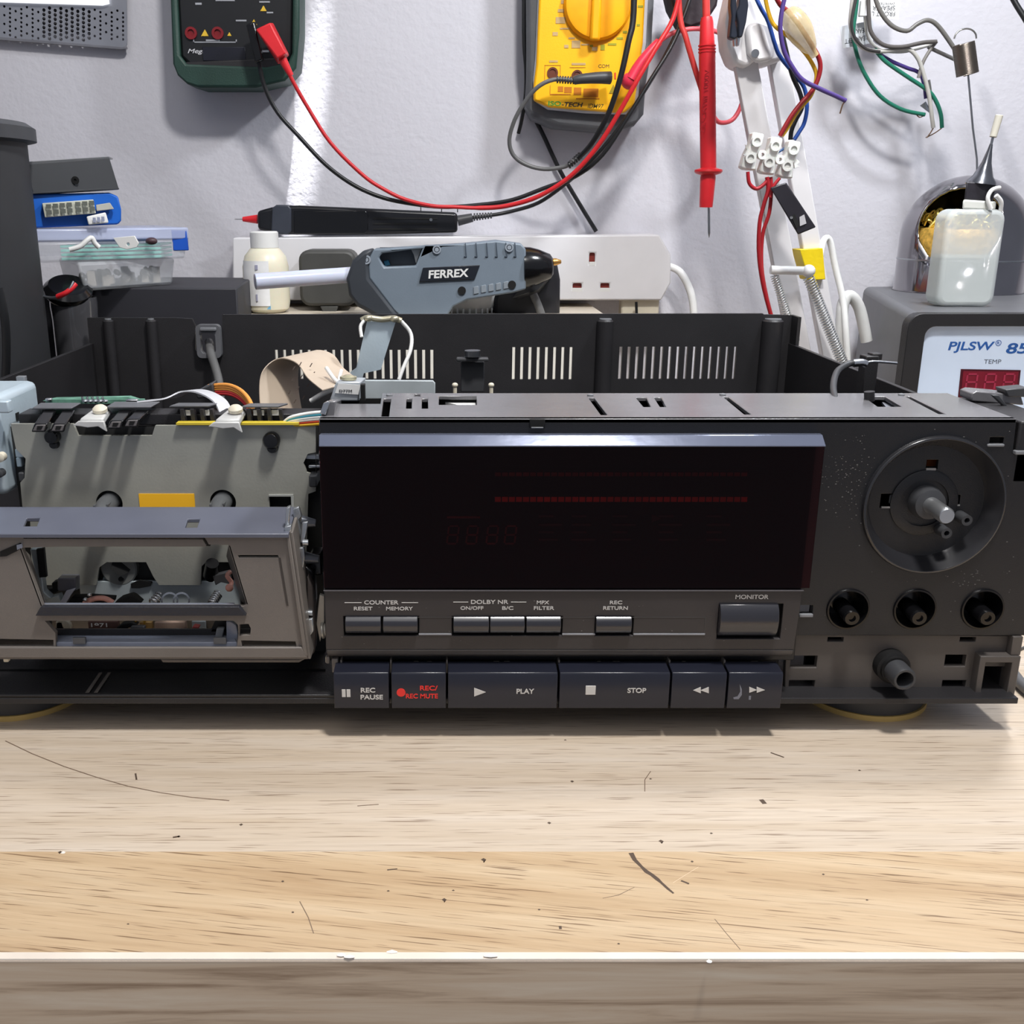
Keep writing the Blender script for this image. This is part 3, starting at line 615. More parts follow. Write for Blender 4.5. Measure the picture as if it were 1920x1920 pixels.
# block beside the front panel
MB().hexa([V(618,752,402), V(672,752,402), V(676,716,402), V(630,716,402), V(622,752,432), V(678,752,432), V(686,708,432), V(640,708,432)]).build('solenoid_housing', M('solenoid_sheet', (184,190,196), .4, metal=.3), DK, .5)
MB().hexa([V(600,785,368), V(625,785,368), V(630,752,368), V(612,752,368), V(604,785,400), V(640,785,400), V(640,748,400), V(622,748,400)]).build('panel_shoulder', topm, DK, .5)
MB().ppx([(600,775),(606,757),(614,752),(618,756),(610,778)], 366, 367.5).build('shoulder_clip', silver, DK, .2)
MB().rpx(676,722,684,752,400,404).build('housing_gap', dark, DK)
MB().cyl(V(653,711,410), V(653,706,410), 3.4).cyl(V(653,706,410), V(653,703,410), 2.4, 1.4).build('screw', M('brass_screw', (196,190,160), .3, metal=.6), DK)
MB().poly([V(628,737,401.5),V(672,740,401.5),V(676,722,401.5),V(634,719,401.5)], (0,.3,0)).build('paper_label', whitep, DK)
text('lettering', 'D77M', 648, 733, 24, 5, 401.4, dgrey, DK)
# ---------------------------------------------------------------- cassette door
DD = 352
dr = [V(-40,998,DD), V(543,998,DD), V(543,950,373), V(-40,950,373)]
zf0, zf1 = dr[0][2], dr[2][2]
xf1 = dr[1][0]
# flange with two small square windows
kx = MB()
def flr(t): return zf0 + (zf1-zf0)*t
def flange():
    o = [(-262,350),(xf1,350),(xf1-.3,373),(-262,373)]
    hs = []
    for pts in (((50,972),(75,972),(69,988),(44,988)), ((352,974),(375,974),(369,991),(347,991))):
        q = []
        for a, b in pts:
            t = (998-b)/48.0; D_ = 352 + 21*t; q.append((X(a,b,D_), D_))
        hs.append(q)
    vs, fs = curve_mesh([o] + hs, .8)
    return mkobj('door_flange', [(a, b, zf0 - .8 + (zf1-zf0)*(b-350)/23 + c) for a, b, c in vs], fs, doortop, DK, .3)
flange()
fo = [(-262, Z(1236,DD))] + PP([(577,1236),(543,998)], DD) + [(-262, Z(998,DD))]
main = PP([(41,1027),(118,1025),(385,1025),(388,1021),(428,1022),(462,1133),(456,1137),(80,1137)], DD)
slot = PP([(84,1164),(438,1164),(446,1172),(447,1187),(444,1214),(104,1214),(104,1187)], DD)
side = PP([(446,1041),(521,1041),(523,1046),(448,1046)], DD)
dk2 = PP([(452,1201),(554,1203),(556,1213),(454,1213)], DD)
gl_ = PP([(-60,1197),(100,1200),(100,1213),(-60,1213)], DD)
gr = PP([(44,1006),(383,1007),(392,1022),(386,1022),(380,1011),(44,1010)], DD)
door = plate('cassette_door', fo, [main, slot, side, dk2, gl_, gr, PP([(449,1171),(466,1170),(470,1178),(469,1191),(449,1192)], DD)], DD, DD+2.2, doorp, DK, .25)
# side skins, rims and rails
MB().poly([V(543,998,DD),V(577,1236,DD),(X(577,1236,DD),366,Z(1236,DD)),(xf1,373,zf1)], (1.2,0,0)).build('door_side', doorp, door, .3)
MB().ppx([(536,1003),(543,1003),(577,1232),(568,1228)], DD-1.2, DD).ppx([(-40,1214),(566,1214),(577,1234),(-40,1234)], DD-1.2, DD).build('door_rim', doorp, door, .4)
MB().ppx([(522,1046),(526,1046),(541,1136),(537,1136)], DD-.15, DD+.2).build('door_groove', M('groove_shadow_plastic', (64,59,56), .5), door)  # strip on the door face, the groove's shadow put into its colour
MB().box(-262, X(556,1200,DD+9), DD+8, DD+9, Z(1236,DD), Z(1196,DD)).build('door_backing', blk, door)
MB().ppx([(440,1041),(526,1041),(536,1100),(450,1100)], DD+3.5, DD+4.5).ppx([(44,1004),(394,1004),(394,1024),(44,1013)], DD+3.5, DD+4.5).build('groove_backing', dark, door)
# bevelled frame of the window
MB().poly([V(428,1022,DD),V(462,1134,DD),V(453,1128,366),V(424,1042,366)], (.8,0,0)).build('window_bevel', M('bevel_shade_plastic', (72,68,67), .4), door, .2)  # right bevel, darker than the left one: its shade is put into the colour
MB().poly([V(38,1022,DD),V(80,1137,DD),V(86,1128,364),V(56,1040,364)], (-.8,0,0)).build('window_bevel', doorp, door, .2)
lt = M('ledge_plastic', (140,146,162), .3, spec=.8, bump=.1)
MB().poly([V(80,1137,DD-1.4),V(80,1137,DD-1.2),V(84,1130,DD+5),V(84,1132,DD+5)], (X(440,1137,DD)-X(80,1137,DD),0,0)).build('window_ledge', lt, door, .2)
MB().ppx([(76,1138),(448,1138),(461,1155),(66,1155)], DD-2.4, DD).build('window_sill', M('sill_plastic', (44,45,52), .35, bump=.4, bs=900), door, .2)
MB().hexa([V(106,1213,DD+1), V(446,1213,DD+1), V(444,1204,DD+1), V(104,1204,DD+1), V(106,1206,DD+9), V(440,1206,DD+9), V(438,1189,DD+9), V(103,1189,DD+9)]).build('inner_ledge', lt, door, .3)
for a in (136,400): MB().rpx(a,1196,a+24,1208,DD+.2,DD+1.5).build('ledge_notch', M('notch_grey', (84,86,90), .4), door, .2)
MB().ppx([(432,1165),(443,1172),(446,1188),(444,1213),(425,1213),(424,1165)], DD+5, DD+7).build('door_tab', lt, door, .3)
MB().ppx([(0,1034),(38,1018),(42,1026),(30,1034),(12,1043),(0,1044)], DD-.3, DD+.4).build('door_latch_slot', dark, door); MB().ppx([(31,1022),(41,1020),(42,1027),(32,1031)], DD-.6, DD).build('latch_pin', lt, door)
# what shows through the window and the slot
plt2 = M('inner_chassis_metal', (186,196,200), .4, metal=.3)
IN = 384
MB().ppx([(56,1030),(72,1030),(82,1110),(96,1122),(76,1128)], 372, 376).build('door_hinge_arm', plt2, DK, .4)
MB().ppx([(68,1030),(82,1028),(87,1082),(74,1083)], 370.5, 372).build('hinge_slot', dark, DK)
MB().ppx([(183,1110),(190,1092),(200,1066),(215,1110)], 396.5, 397.5).rpx(150,1090,450,1135,394,396).build('head_plate', plt2, DK, .3)
MB().lathe([(7.4,0),(7.4,3),(6.8,3.6),(0,3.6)], (V(228,1075,397)[0],397.5,V(228,1075,397)[2]+3), (0,-1,0), 32).build('pinch_disc', M('disc_grey', (126,128,126), .4), DK)
MB().cyl(V(228,1060,393.9), V(228,1060,393.5), 3.9).build('disc_recess', dark, DK); MB().cyl(V(227,1086,393.9), V(227,1086,393.5), 1.1).build('disc_hole', dark, DK)
MB().ppx([(245,1095),(262,1088),(285,1092),(282,1099),(262,1103),(246,1103)], 393, 394).build('crescent_slot', dark, DK)
MB().hexa([V(108,1108,374), V(142,1108,374), V(142,1084,374), V(108,1084,374), V(114,1104,384), V(150,1104,384), V(150,1076,384), V(116,1076,384)]).build('erase_block', M('block_grey', (92,92,100), .3), DK, .5)
MB().ppx([(96,1094),(112,1088),(116,1104),(104,1112),(80,1114),(84,1106),(98,1104)], 376, 380).build('block_arm', dark, DK, .4)
MB().ppx([(112,1130),(124,1108),(142,1103),(134,1114),(124,1131)], 372, 373).build('guide_fork', M('fork_lilac', (164,166,178), .35), DK, .2)
MB().ppx([(84,1124),(110,1116),(116,1132),(82,1132)], 374, 378).build('guide_base', plt2, DK, .3)
MB().tube([V(158,1132,370),V(175,1123,370),V(196,1122,370),V(212,1130,370)], 1.1, 8, 4).build('copper_winding', M('copper_pink', (196,140,126), .4), DK, ang=80)
MB().ppx([(126,1131),(134,1120),(168,1119),(214,1122),(212,1131)], 378, 382).ppx([(214,1131),(226,1122),(246,1116),(252,1119),(266,1131)], 372, 376).build('tape_guide', dark, DK, .4)
for a, b in ((168,1115),(160,1124)): MB().ell(V(a,b,368), (.9,.9,.8), 10).build('solder_dot', silver, DK)
def spring(p0, p1, r, n, wr, name='spring', parent=DK, mat=silver):
    p0 = Vector(p0); p1 = Vector(p1); d = (p1-p0); u = d.normalized().orthogonal().normalized(); w = d.normalized().cross(u); pts = []
    for i in range(n*8+1):
        a = 2*math.pi*i/8; pts.append(p0 + d*(i/(n*8)) + (u*math.cos(a) + w*math.sin(a))*r)
    return MB().tube(pts, wr, 6, 1).build(name, mat, parent, ang=80)
spring(V(396,1133,368), V(410,1112,372), 1.7, 6, .36); spring(V(284,1132,368), V(300,1116,372), 1.6, 4, .4)
for a in (318,340): MB().ring([(2.6,-.4),(3.3,-.4),(3.3,.6),(2.6,.6)], V(a,1126,370), (.3,-1,.3), 24).build('coil_ring', silver, DK)
MB().cyl(V(396,1078,388), V(398,1056,384), 3.2, 2.6).cyl(V(394,1086,386), V(396,1078,388), 1.8).build('right_capstan', gloss, DK)
MB().ppx([(398,1080),(430,1072),(432,1096),(414,1092),(404,1098)], 384, 387).build('brake_lever', M('lever_dark', (58,58,60), .5), DK, .3)
MB().tube([V(432,1072,374),V(426,1080,372),V(434,1092,372),V(430,1102,370)], .9, 8, 4).ell(V(430,1102,369),(1.6,1.4,1.6),10).build('copper_lead', M('copper_pink', (196,140,126), .4), DK, ang=80)
MB().rpx(100,1160,440,1213,372,374).build('lower_chassis', M('lower_chassis', (122,112,100), .5, var=.25, vs=40), DK)
MB().rpx(166,1166,222,1188,366,368).build('motor_board', M('brown_board', (98,72,66), .5, var=.15), DK); text('lettering', '1971', 186, 1172, 30, 8, 366, whitep, DK, bold=.01)
MB().ppx([(104,1166),(116,1166),(122,1183),(106,1183)], 366, 369).lathe([(3,0),(3,2)], V(122,1172,368), (0,-1,0), 16).build('lower_boss', cream, DK, .3)
MB().ppx([(207,1188),(228,1170),(246,1167),(258,1172),(240,1178),(232,1187)], 364, 367).build('belt_guard', dark, DK, .3)
MB().rpx(290,1166,348,1187,366,369).build('tinned_shield', M('tinned_pink', (186,158,140), .4, var=.15, vs=100), DK, .5); MB().rpx(262,1166,286,1187,368,370).build('brass_plate', M('brass_part', (206,170,112), .35, metal=.4), DK, .4)
MB().ring([(1.4,-.4),(2.1,-.4),(2.1,.4),(1.4,.4)], V(263,1167,366), (0,-1,0), 20).build('brass_eyelet', M('brass_bright', (214,166,70), .3, metal=.7), DK)
MB().rpx(244,1176,270,1186,362,365).build('connector_block', dgrey, DK, .5); MB().ppx([(355,1186),(362,1174),(374,1176),(368,1187)], 363, 366).build('red_bushing', M('red_bushing', (196,92,88), .5), DK, .4)
MB().rpx(370,1182,386,1187,362,363.5).build('white_tip', whitep, DK, .4); MB().rpx(360,1165,386,1187,370,371).build('grey_tab', plt2, DK, .2)
MB().ppx([(393,1186),(402,1166),(424,1165),(433,1186)], 360, 362).build('cam_arm', dark, DK, .4); MB().ppx([(402,1198),(406,1178),(420,1178),(416,1198)], 357, 359).build('cam_pin', M('cam_grey', (120,124,128), .35), DK, .4)
# linkage between door and panel
st2 = M('bright_linkage', (186,190,194), .25, metal=.8, var=.1)
MB().ppx([(536,953),(544,950),(540,996),(534,996)], DD+2, DD+5).ppx([(533,988),(546,985),(546,998),(533,1000)], DD, DD+3).build('door_spring_clip', st2, DK, .4)
MB().ppx([(548,955),(560,950),(566,968),(560,975),(575,1020),(566,1022),(552,980)], 364, 366).build('link_arm', st2, DK, .4)
MB().ppx([(566,980),(578,978),(572,1016),(562,1018)], 362, 363.5).ppx([(556,1028),(570,1026),(572,1046),(566,1085),(560,1085)], 361, 363).build('link_arm', st2, DK, .4)
for a, b in ((566,978),(572,1046)): MB().cyl(V(a,b,370), V(a+26,b+3,370), 2.5, 1.4).build('pivot_pin', M('pivot_grey', (110,114,122), .3, metal=.4), DK)
for a, b, c in ((551,1017,556),(568,1017,578),(566,1149,586)): MB().cyl(V(a,b,360), V(c,b,360), 1.1).build('cross_pin', st2, DK)
MB().ppx([(570,1060),(590,1070),(592,1130),(585,1170),(576,1120),(566,1100)], 366, 372).rpx(580,1040,605,1080,370,380).build('door_damper', gloss, DK, 1)
MB().ppx([(575,1162),(586,1160),(588,1185),(578,1196),(574,1190)], 358, 360).build('latch_spring', st2, DK, .4)
MB().lathe([(3.2,0),(3.2,1),(2.6,1.2),(2.6,1.8),(3.2,2),(3.2,3)], V(603,1182,364), (1,0,.1), 20).ppx([(593,1170),(599,1115),(608,1118),(608,1165),(600,1204)], 364, 366).build('gear_link', M('gear_ivory', (176,172,164), .35, metal=.3), DK, .2)
MB().ppx([(575,1236),(590,1224),(592,1190),(586,1100),(576,1080)], 361, 368).build('door_pivot', M('pivot_brown', (66,60,58), .45), DK, .6)
MB().rpx(610,1232,618,1244,360,362).rpx(5,1226,15,1242,353,355).build('spring_end', cream, DK, .4)
MB().ppx([(300,1236),(560,1236),(580,1232),(560,1243),(305,1243)], 358, 368).build('door_underside', doorp, DK, .5)
MB().box(-225, X(610,1240,380), 379, 379.6, 15, 15.6).build('tray_groove', dark, DK)
for a in (180,196): MB().poly([VZ(a-14,1300,15.4) if 0 else VZ(a-20,1300,15.3), VZ(a-13,1300,15.3), VZ(a+12,1262,15.3), VZ(a+6,1262,15.3)], (0,0,.3)).build('tray_rib', doorp, DK)
# ================================================================ things behind and around the deck
WL = 875
# ---- low cream riser behind the deck
rz = 117
rs = thing('shelf_riser', (0, 800, 0), 'low cream wooden riser against the wall behind the deck', 'shelf')
crm = M('riser_board', (196,186,170), .6, var=.06)
MB().box(-148, 120, 742, 874, rz-12, rz).build('top_board', crm, rs, .5)
MB().box(-148, 120, 741.5, 750, 12, rz-12).build('front_board', M('riser_front', (240,236,226), .6), rs)
for a in (-148, 108): MB().box(a, a+12, 742, 874, 0, rz-12).build('end_board', crm, rs)
# ---- mains power strip
PD = 838
ps = thing('power_strip', (0, 856, 120), 'white mains extension block with square sockets on the wall behind the deck', 'power strip')
sp = PP([(436,446),(1236,440),(1258,478),(1258,530),(1240,563),(436,563)], PD)
psm = M('strip_plastic', (226,225,228), .4, var=.02)
def pinset(cx, cy, s=1.0):
    return [R(cx-5*s, cy-33, cx+5*s, cy-13, PD), R(cx-32, cy+19, cx-19, cy+30, PD), R(cx+19, cy+19, cx+32, cy+30, PD)]
hsx = [R(1105,474,1116,496,PD), R(1074,531,1091,543,PD), R(1126,531,1143,543,PD)]
plate('housing', sp, hsx, PD, PD+6, psm, ps, 1.2)
MB().poly([(a, PD+6, b) for a, b in sp], (0, WL-PD-7, 0)).build('back_shell', psm, ps, 1)
MB().rpx(1100,470,1120,500,PD+3,PD+5.9).rpx(1070,526,1148,548,PD+3,PD+5.9).build('socket_shutter', M('red_brown_shutter', (122,44,36), .5), ps)
for a, b, c, d in ((1105,491,1116,498),(1073,540,1092,547),(1125,540,1144,547)): MB().rpx(a,b,c,d,PD-.1,PD+2).build('socket_lip', whitep, ps)
wire('flex_cord', [(1256,500,855),(1275,510,850),(1292,540,845),(1300,575,840),(1303,640,835)], 0, 3.0, whitep, ps, 12)
MB().rpx(1165,560,1236,598,PD+6,PD+20).build('lower_foot', cream, ps, 1.5); wire('thin_lead', [(1193,566,836),(1194,600,836)], 0, 1.1, blackw, ps)
# ---- plugs
pl = MB().poly([(a, 805, b) for a, b in rrect(X(561,530,805), Z(574,805), X(668,530,805), Z(469,805), 8)], (0, 31, 0)).build('mains_plug', M('plug_grey', (70,70,68), .5), None, 2.5)
tag(pl, 'dark grey rounded mains plug in the left end of the power strip', 'plug')
o_ = MB().poly([V(600,574,806),V(634,574,806),V(630,586,806),V(634,600,806),V(602,600,806),V(606,586,806)], (0,14,0)).build('cable_neck', M('plug_grey', (70,70,68), .5), pl, .6)
pa = MB().poly([V(x_,y_,790) for x_, y_ in ((926,600),(926,560),(958,470),(1000,472),(1030,480),(1046,498),(1051,525),(1050,600))], (0, 44, 0)).build('power_adapter', M('adapter_black', (34,34,38), .4), None, 3)
tag(pa, 'chunky black plug-in power adapter behind the glue gun nozzle', 'power adapter')
MB().hexa([V(960,560,780),V(1010,545,780),V(1030,520,780),V(985,522,780),V(965,562,790),V(1012,548,790),V(1034,520,790),V(990,520,790)]).build('cable_exit', dgrey, pa, 1)
wa = MB().lathe([(17,0),(22,5),(23.5,13),(21,18),(0,18)], (X(880,580,800), 806, rz), (0,0,1), 40).build('round_cap', whitep, None, 0); tag(wa, 'round white ribbed plastic cap standing beneath the glue gun', 'cap')
for k in range(14):
    a_ = math.pi*(k/14+1); MB().box(X(880,580,800)+math.cos(a_)*21.6-.7, X(880,580,800)+math.cos(a_)*21.6+.7, 806+math.sin(a_)*21.6-.7, 806+math.sin(a_)*21.6+.7, rz, rz+4).build('grip_rib', whitep, wa, .3)
# ---- glue gun
GD = 762
gg = thing('glue_gun', (X(830,520,GD), GD, rz), 'grey hot glue gun with dark collar and black name badge, nozzle pointing right', 'glue gun')
gm = M('gun_grey', (116,128,140), .45, var=.04, bump=.08); gd = M('gun_dark', (58,62,68), .45, var=.05)
body = PP([(703,466),(760,463),(870,456),(930,450),(975,456),(984,466),(984,540),(960,547),(875,560),(850,572),(835,596),(762,600),(738,578),(694,520),(692,485)], GD)
plate('body', body, [PP([(712,482),(718,474),(793,464),(780,497),(722,499)], GD)], GD-11, GD+13, gm, gg, 3.2)
MB().box(X(712,480,GD), X(793,480,GD), GD+3, GD+5, Z(499,GD), Z(464,GD)).build('stick_channel', M('channel_grey', (86,92,100), .4), gg)
MB().ppx([(770,466),(792,463),(780,494),(776,478)], GD-2, GD+2).build('channel_highlight', whitep, gg, .3)
plate('rear_collar', PP([(664,486),(682,470),(702,465),(693,486),(695,520),(737,574),(758,600),(712,600),(706,590),(672,572),(657,552),(652,520)], GD), [], GD-12.5, GD+14, gd, gg, 2.5)
MB().poly([V(712,598,GD-8),V(836,597,GD-8),V(815,640,GD-8),V(800,690,GD-8),V(742,690,GD-8)], (0,18,0)).build('handle_stub', gm, gg, 2) if 0 else None
c1 = V(984,503,GD); k_ = 1/S(GD)
MB().lathe([(14.6,-1),(14.2,4),(12.5,10),(8.8,18.5),(5.8,20.5),(0,20.5)], (c1[0], GD+1, c1[2]+.5), (1,0,.04), 32).build('nozzle_cone', gloss, gg)
MB().lathe([(2.6,19),(2.6,22.5),(1.4,26),(.8,26.4)], (c1[0], GD+1, c1[2]+3.5), (1,0,.04), 20).build('nozzle_tip', M('brass_tip', (220,168,96), .3, metal=.8), gg)
for a, b, r in ((819,468,3.0),(955,464,3.0),(687,487,3.2)):
    c_ = V(a,b,GD-12); MB().ring([(2.0,0),(r,0),(r,.9),(2.0,.9)], (c_[0],GD-11.5,c_[2]), (0,-1,0), 24).cyl((c_[0],GD-11.3,c_[2]),(c_[0],GD-12.2,c_[2]),1.5).build('screw_well', M('screw_well_grey', (150,158,168), .35), gg)
for a, b in ((866,545),(960,534)):
    c_ = V(a,b,GD-12); MB().lathe([(2.9,0),(2.9,1.4),(0,1.4)], (c_[0],GD-10.6,c_[2]), (0,-1,0), 20).build('screw_recess', dark, gg)
for a in (872,892,912,930,948,965):
    MB().ppx([(a,455),(a+1.2,455),(a+3.5,482),(a-2,482),(a-2,480),(a+1,480)], GD-11.8, GD-10.5).build('grip_ridge', M('ridge_grey', (72,82,94), .5), gg, .2)
for k in range(5): MB().ppx([(888+k*14,552-k*2.4),(898+k*14,550-k*2.4),(897+k*14,536-k*2.2),(888+k*14,538-k*2.2)], GD-11.7, GD-10.8).build('grip_ridge', M('ridge_pale', (134,142,150), .5), gg, .3)
MB().ppx([(793,502),(900,497),(890,524),(786,529)], GD-12.4, GD-10.8).build('name_badge', M('badge_black', (30,34,42), .35), gg, .4)
text('lettering', 'FERREX', 841, 513, 76, 15, GD-12.4, whitep, gg, bold=.03, rot=2.5, shear=.1)
wire('power_cord', [(1000,552,778),(1010,575,776),(1018,600,775),(1026,640,772)], 0, 3.0, greyw, gg, 12)
gs = MB().cyl(V(662,515,GD-2), V(478,528,GD-26), 5.6, 5.6, 24).build('glue_stick', M('glue_translucent', (204,210,228), .25, var=.03, sss=.2), None, .5)
tag(gs, 'long translucent glue stick poking out of the rear of the grey glue gun', 'glue stick')
MB().lathe([(6.2,0),(6.2,14),(5.7,14)], V(716,500,GD+1), (1,0,.03), 16).build('blue_latch', M('teal_latch', (40,110,140), .4), gg) if 0 else MB().ppx([(719,490),(728,487),(732,497),(722,499)], GD-2, GD+2).build('blue_latch', M('teal_latch', (40,110,140), .4), gg, .4)
# ---- pale bottle with label
bt = MB().lathe([(0,0),(13,.2),(16.5,3),(17.4,8),(17.4,34),(15.5,42),(11,47.5),(10,48),(10,49)], (X(500,540,800), 800, rz), (0,0,1), 48).build('glue_bottle', M('bottle_cream', (228,222,200), .35, sss=.15, var=.03), None)
tag(bt, 'small cream plastic bottle with white printed label left of the dark plug', 'bottle')
MB().lathe([(10.6,48),(10.6,59),(9.6,60),(0,60)], (X(500,540,800), 800, rz), (0,0,1), 32).build('cap', whitep, bt)
lb = MB(); cxb = X(500,540,800); vs = []
for k in range(13):
    a_ = math.radians(-150 + k*6.4); vs += [(cxb+17.6*math.cos(a_), 800+17.6*math.sin(a_), rz+6), (cxb+17.6*math.cos(a_), 800+17.6*math.sin(a_), rz+39)]
lb.add(vs, [(2*k, 2*k+2, 2*k+3, 2*k+1) for k in range(12)]).build('paper_label', M('label_white', (240,240,240), .5), bt)
MB().rpx(478,497,483,506,782.2,783).rpx(480,552,483,565,782.2,783).build('label_print', M('label_print', (150,150,170), .5), bt); MB().rpx(500,548,507,580,783.5,784.2).build('label_stripe', M('label_blue', (120,180,214), .5), bt)
# ---- pen-shaped multimeter lying on the strip
ND = 842
pn = thing('pen_multimeter', (X(650,412,ND), ND+10, Z(440,ND)), 'long black pen-type tester with red tip lying on top of the power strip', 'multimeter')
bm_ = M('pen_black', (26,27,31), .3, var=.1)
MB().ppx([(482,396),(500,391),(520,386),(560,385),(850,398),(858,400),(858,436),(700,440),(530,440),(505,436),(483,430)], ND, ND+20).build('body', bm_, pn, 2.2)
MB().ppx([(510,390),(518,384),(540,384),(546,391),(546,434),(538,440),(515,438),(508,432)], ND-1.2, ND+21).build('grip_ring', M('pen_ring', (58,62,72), .35), pn, 1)
MB().ppx([(551,396),(685,395),(690,402),(690,432),(684,438),(551,438)], ND-.8, ND).build('screen_bezel', M('pen_gloss', (8,8,10), .08, spec=.8), pn, .4)
for b in (408,418,428): MB().rpx(700,b,820,b+3,ND-.5,ND).build('body_groove', dark, pn)
for a in (788,827,857): MB().rpx(a,388,a+2,398,ND+2,ND+4).build('clip_rib', dgrey, pn, .2)
MB().cyl(V(808,412,ND-.6), V(808,412,ND), 1.2).build('screw', steel, pn)
MB().cyl(V(483,411,ND+9), V(455,411,ND+9), 3.6, 1.8).build('red_tip', redp, pn, .2); MB().cyl(V(456,411,ND+9), V(440,411,ND+9), .5, .25).build('needle', steel, pn)
MB().cyl(V(858,414,ND+9), V(886,408,ND+9), 4.2, 3.4).build('strain_relief', dgrey, pn, .3)
for k in range(7): MB().cyl(V(888+k*5.2,407-k*.5,ND+9), V(891+k*5.2,407-k*.5,ND+9), 3.1-.1*k, seg=12).build('relief_rib', dgrey, pn)
wire('lead', [(885,408,ND+9),(925,403,ND+8),(960,396,850),(1010,380,845),(1060,345,835),(1110,300,825),(1160,240,820),(1215,160,818),(1262,75,820),(1300,-20,825)], 0, 1.5, blackw, pn)
# ---- green multimeter
G = 832
gmx = thing('digital_multimeter', (X(440,80,G), 845, Z(165,G)), 'black multimeter in a dark green rubber holster hanging on the wall', 'multimeter')
grn = M('holster_green', (34,62,54), .55, var=.15, vs=30, bump=.3)
ho = PP([(312,-220),(325,120),(334,142),(352,158),(375,165),(480,165),(535,152),(556,128),(562,60),(562,-220)], G+4)
hi = PP([(322,-215),(338,104),(350,120),(500,126),(540,118),(548,100),(552,-215)], G+4)
plate('holster', ho, [hi], G+2, G+36, grn, gmx, 3)
MB().ppx([(320,-220),(339,106),(352,118),(360,132),(500,134),(540,118),(548,98),(551,-220)], G+6, G+30).build('meter_body', M('meter_black', (24,25,28), .4), gmx, 2)
MB().ppx([(346,116),(352,128),(500,133),(536,122),(530,108)], G+3, G+7).build('body_lip', blk, gmx, 1)
for a in (358,408):
    q = V(a,62,G+5); MB().ring([(2.6,0),(4.4,0),(4.4,1.6),(2.6,1.6)], (q[0],G+6,q[2]), (0,-1,0), 24).cyl((q[0],G+6,q[2]),(q[0],G+5.7,q[2]),2.6).build('input_jack', M('jack_red', (120,22,30), .4), gmx)
yw = M('warning_yellow', (214,176,50), .5)
for a, b, s in ((384,62,7),(430,64,4),(476,42,6),(494,16,6),(478,60,6)): MB().ppx([(a-s,b+s*.8),(a+s,b+s*.8),(a,b-s)], G+5.6, G+6).build('warning_triangle', yw, gmx)
gp = M('meter_print', (150,152,158), .5)
gl2 = MB()
for a, b, c, d in ((362,78,444,80),(362,72,364,80),(442,74,444,80),(386,74,412,77),(442,37,462,40),(366,5,378,9),(404,-3,440,2),(486,2,506,5),(480,94,504,98),(500,22,512,25)): gl2.rpx(a,b,c,d,G+5.6,G+6)
gl2.build('panel_print', gp, gmx); text('lettering', 'Mega', 369, 97, 34, 10, G+5.8, M('badge_grey', (190,190,194), .5), gmx, bold=.01, shear=.3)
MB().rpx(380,88,460,114,G+5.2,G+6).build('name_band', M('band_dark', (20,22,34), .4), gmx, .3)
# leads of the green meter
rl = thing('red_test_lead', (X(540,140,815), 820, Z(380,815)), 'red test lead plugged into the green multimeter, drooping in a long curve', 'test lead')
MB().hexa([V(520,110,806),V(536,100,806),V(507,42,806),V(479,55,806),V(522,122,822),V(543,104,822),V(512,42,822),V(484,58,822)]).build('plug', redp, rl, 1)
MB().cyl(V(530,112,814), V(546,142,815), 3.2, 2.0).build('strain_relief', redp, rl)
wire('cord', [(538,126,814),(548,150,815),(575,198,818),(620,268,820),(680,328,822),(720,355,822),(760,374,822),(810,386,820),(850,388,820),(900,390,820),(950,386,818),(1010,368,812),(1070,330,806),(1120,275,800),(1160,212,795),(1195,150,792),(1230,90,794),(1262,35,798),(1278,-30,800)], 0, lambda t: 1.45 if t < .5 else 1.75, redw, rl, 10)
bl = thing('black_test_lead', (X(490,150,822), 824, Z(380,815)), 'black test lead dropping from the green multimeter, crossing below the red one', 'test lead')
MB().hexa([V(478,118,812),V(492,112,812),V(477,40,812),V(461,46,812),V(480,120,824),V(496,114,824),V(480,40,824),V(464,46,824)]).build('plug', gloss, bl, 1)
wire('cord', [(484,110,820),(496,162,822),(520,210,824),(560,255,824),(610,308,824),(660,345,826),(710,368,826),(760,380,826),(830,388,828),(900,384,826),(960,375,822),(1020,353,818),(1080,330,812),(1130,290,806),(1180,215,802),(1220,150,802),(1265,75,806),(1300,-20,810)], 0, 1.6, blackw, bl, 10)
# ---- yellow multimeter
Y_ = 836
ym = thing('digital_multimeter', (X(1110,100,Y_), 855, Z(250,Y_)), 'yellow multimeter in a grey holster with an orange-yellow rotary dial, hanging on the wall', 'multimeter')
yel = M('meter_yellow', (250,184,10), .42, var=.03, bump=.1); hg = M('holster_grey', (92,94,98), .55, bump=.2)
oo = PP([(985,-220),(988,150),(986,200),(1000,222),(1040,238),(1150,248),(1190,236),(1208,214),(1212,160),(1222,100),(1240,-220)], Y_+6)
plate('holster', oo, [], Y_+6, Y_+36, hg, ym, 4)
MB().ppx([(1018,-220),(1004,110),(1000,150),(1004,190),(1028,205),(1100,212),(1176,214),(1196,200),(1200,150),(1212,80),(1226,-220)], Y_+1, Y_+8).build('holster_rim', M('holster_light', (196,198,204), .4), ym, 1.5)
MB().ppx([(1020,-220),(1006,120),(1001,158),(1001,188),(1012,193),(1030,201),(1170,212),(1190,196),(1196,150),(1206,80),(1220,-220)], Y_-3, Y_+4).build('front_case', yel, ym, 1.5)
c_ = V(1121,12,Y_-6); r_ = 25.2
MB().lathe([(r_,0),(r_,3),(r_-1.6,5.6),(r_-4,6.2),(0,6.2)], (c_[0],Y_-3,c_[2]+2), (0,-1,0), 56).build('rotary_dial', M('dial_orange', (252,170,12), .38), ym)
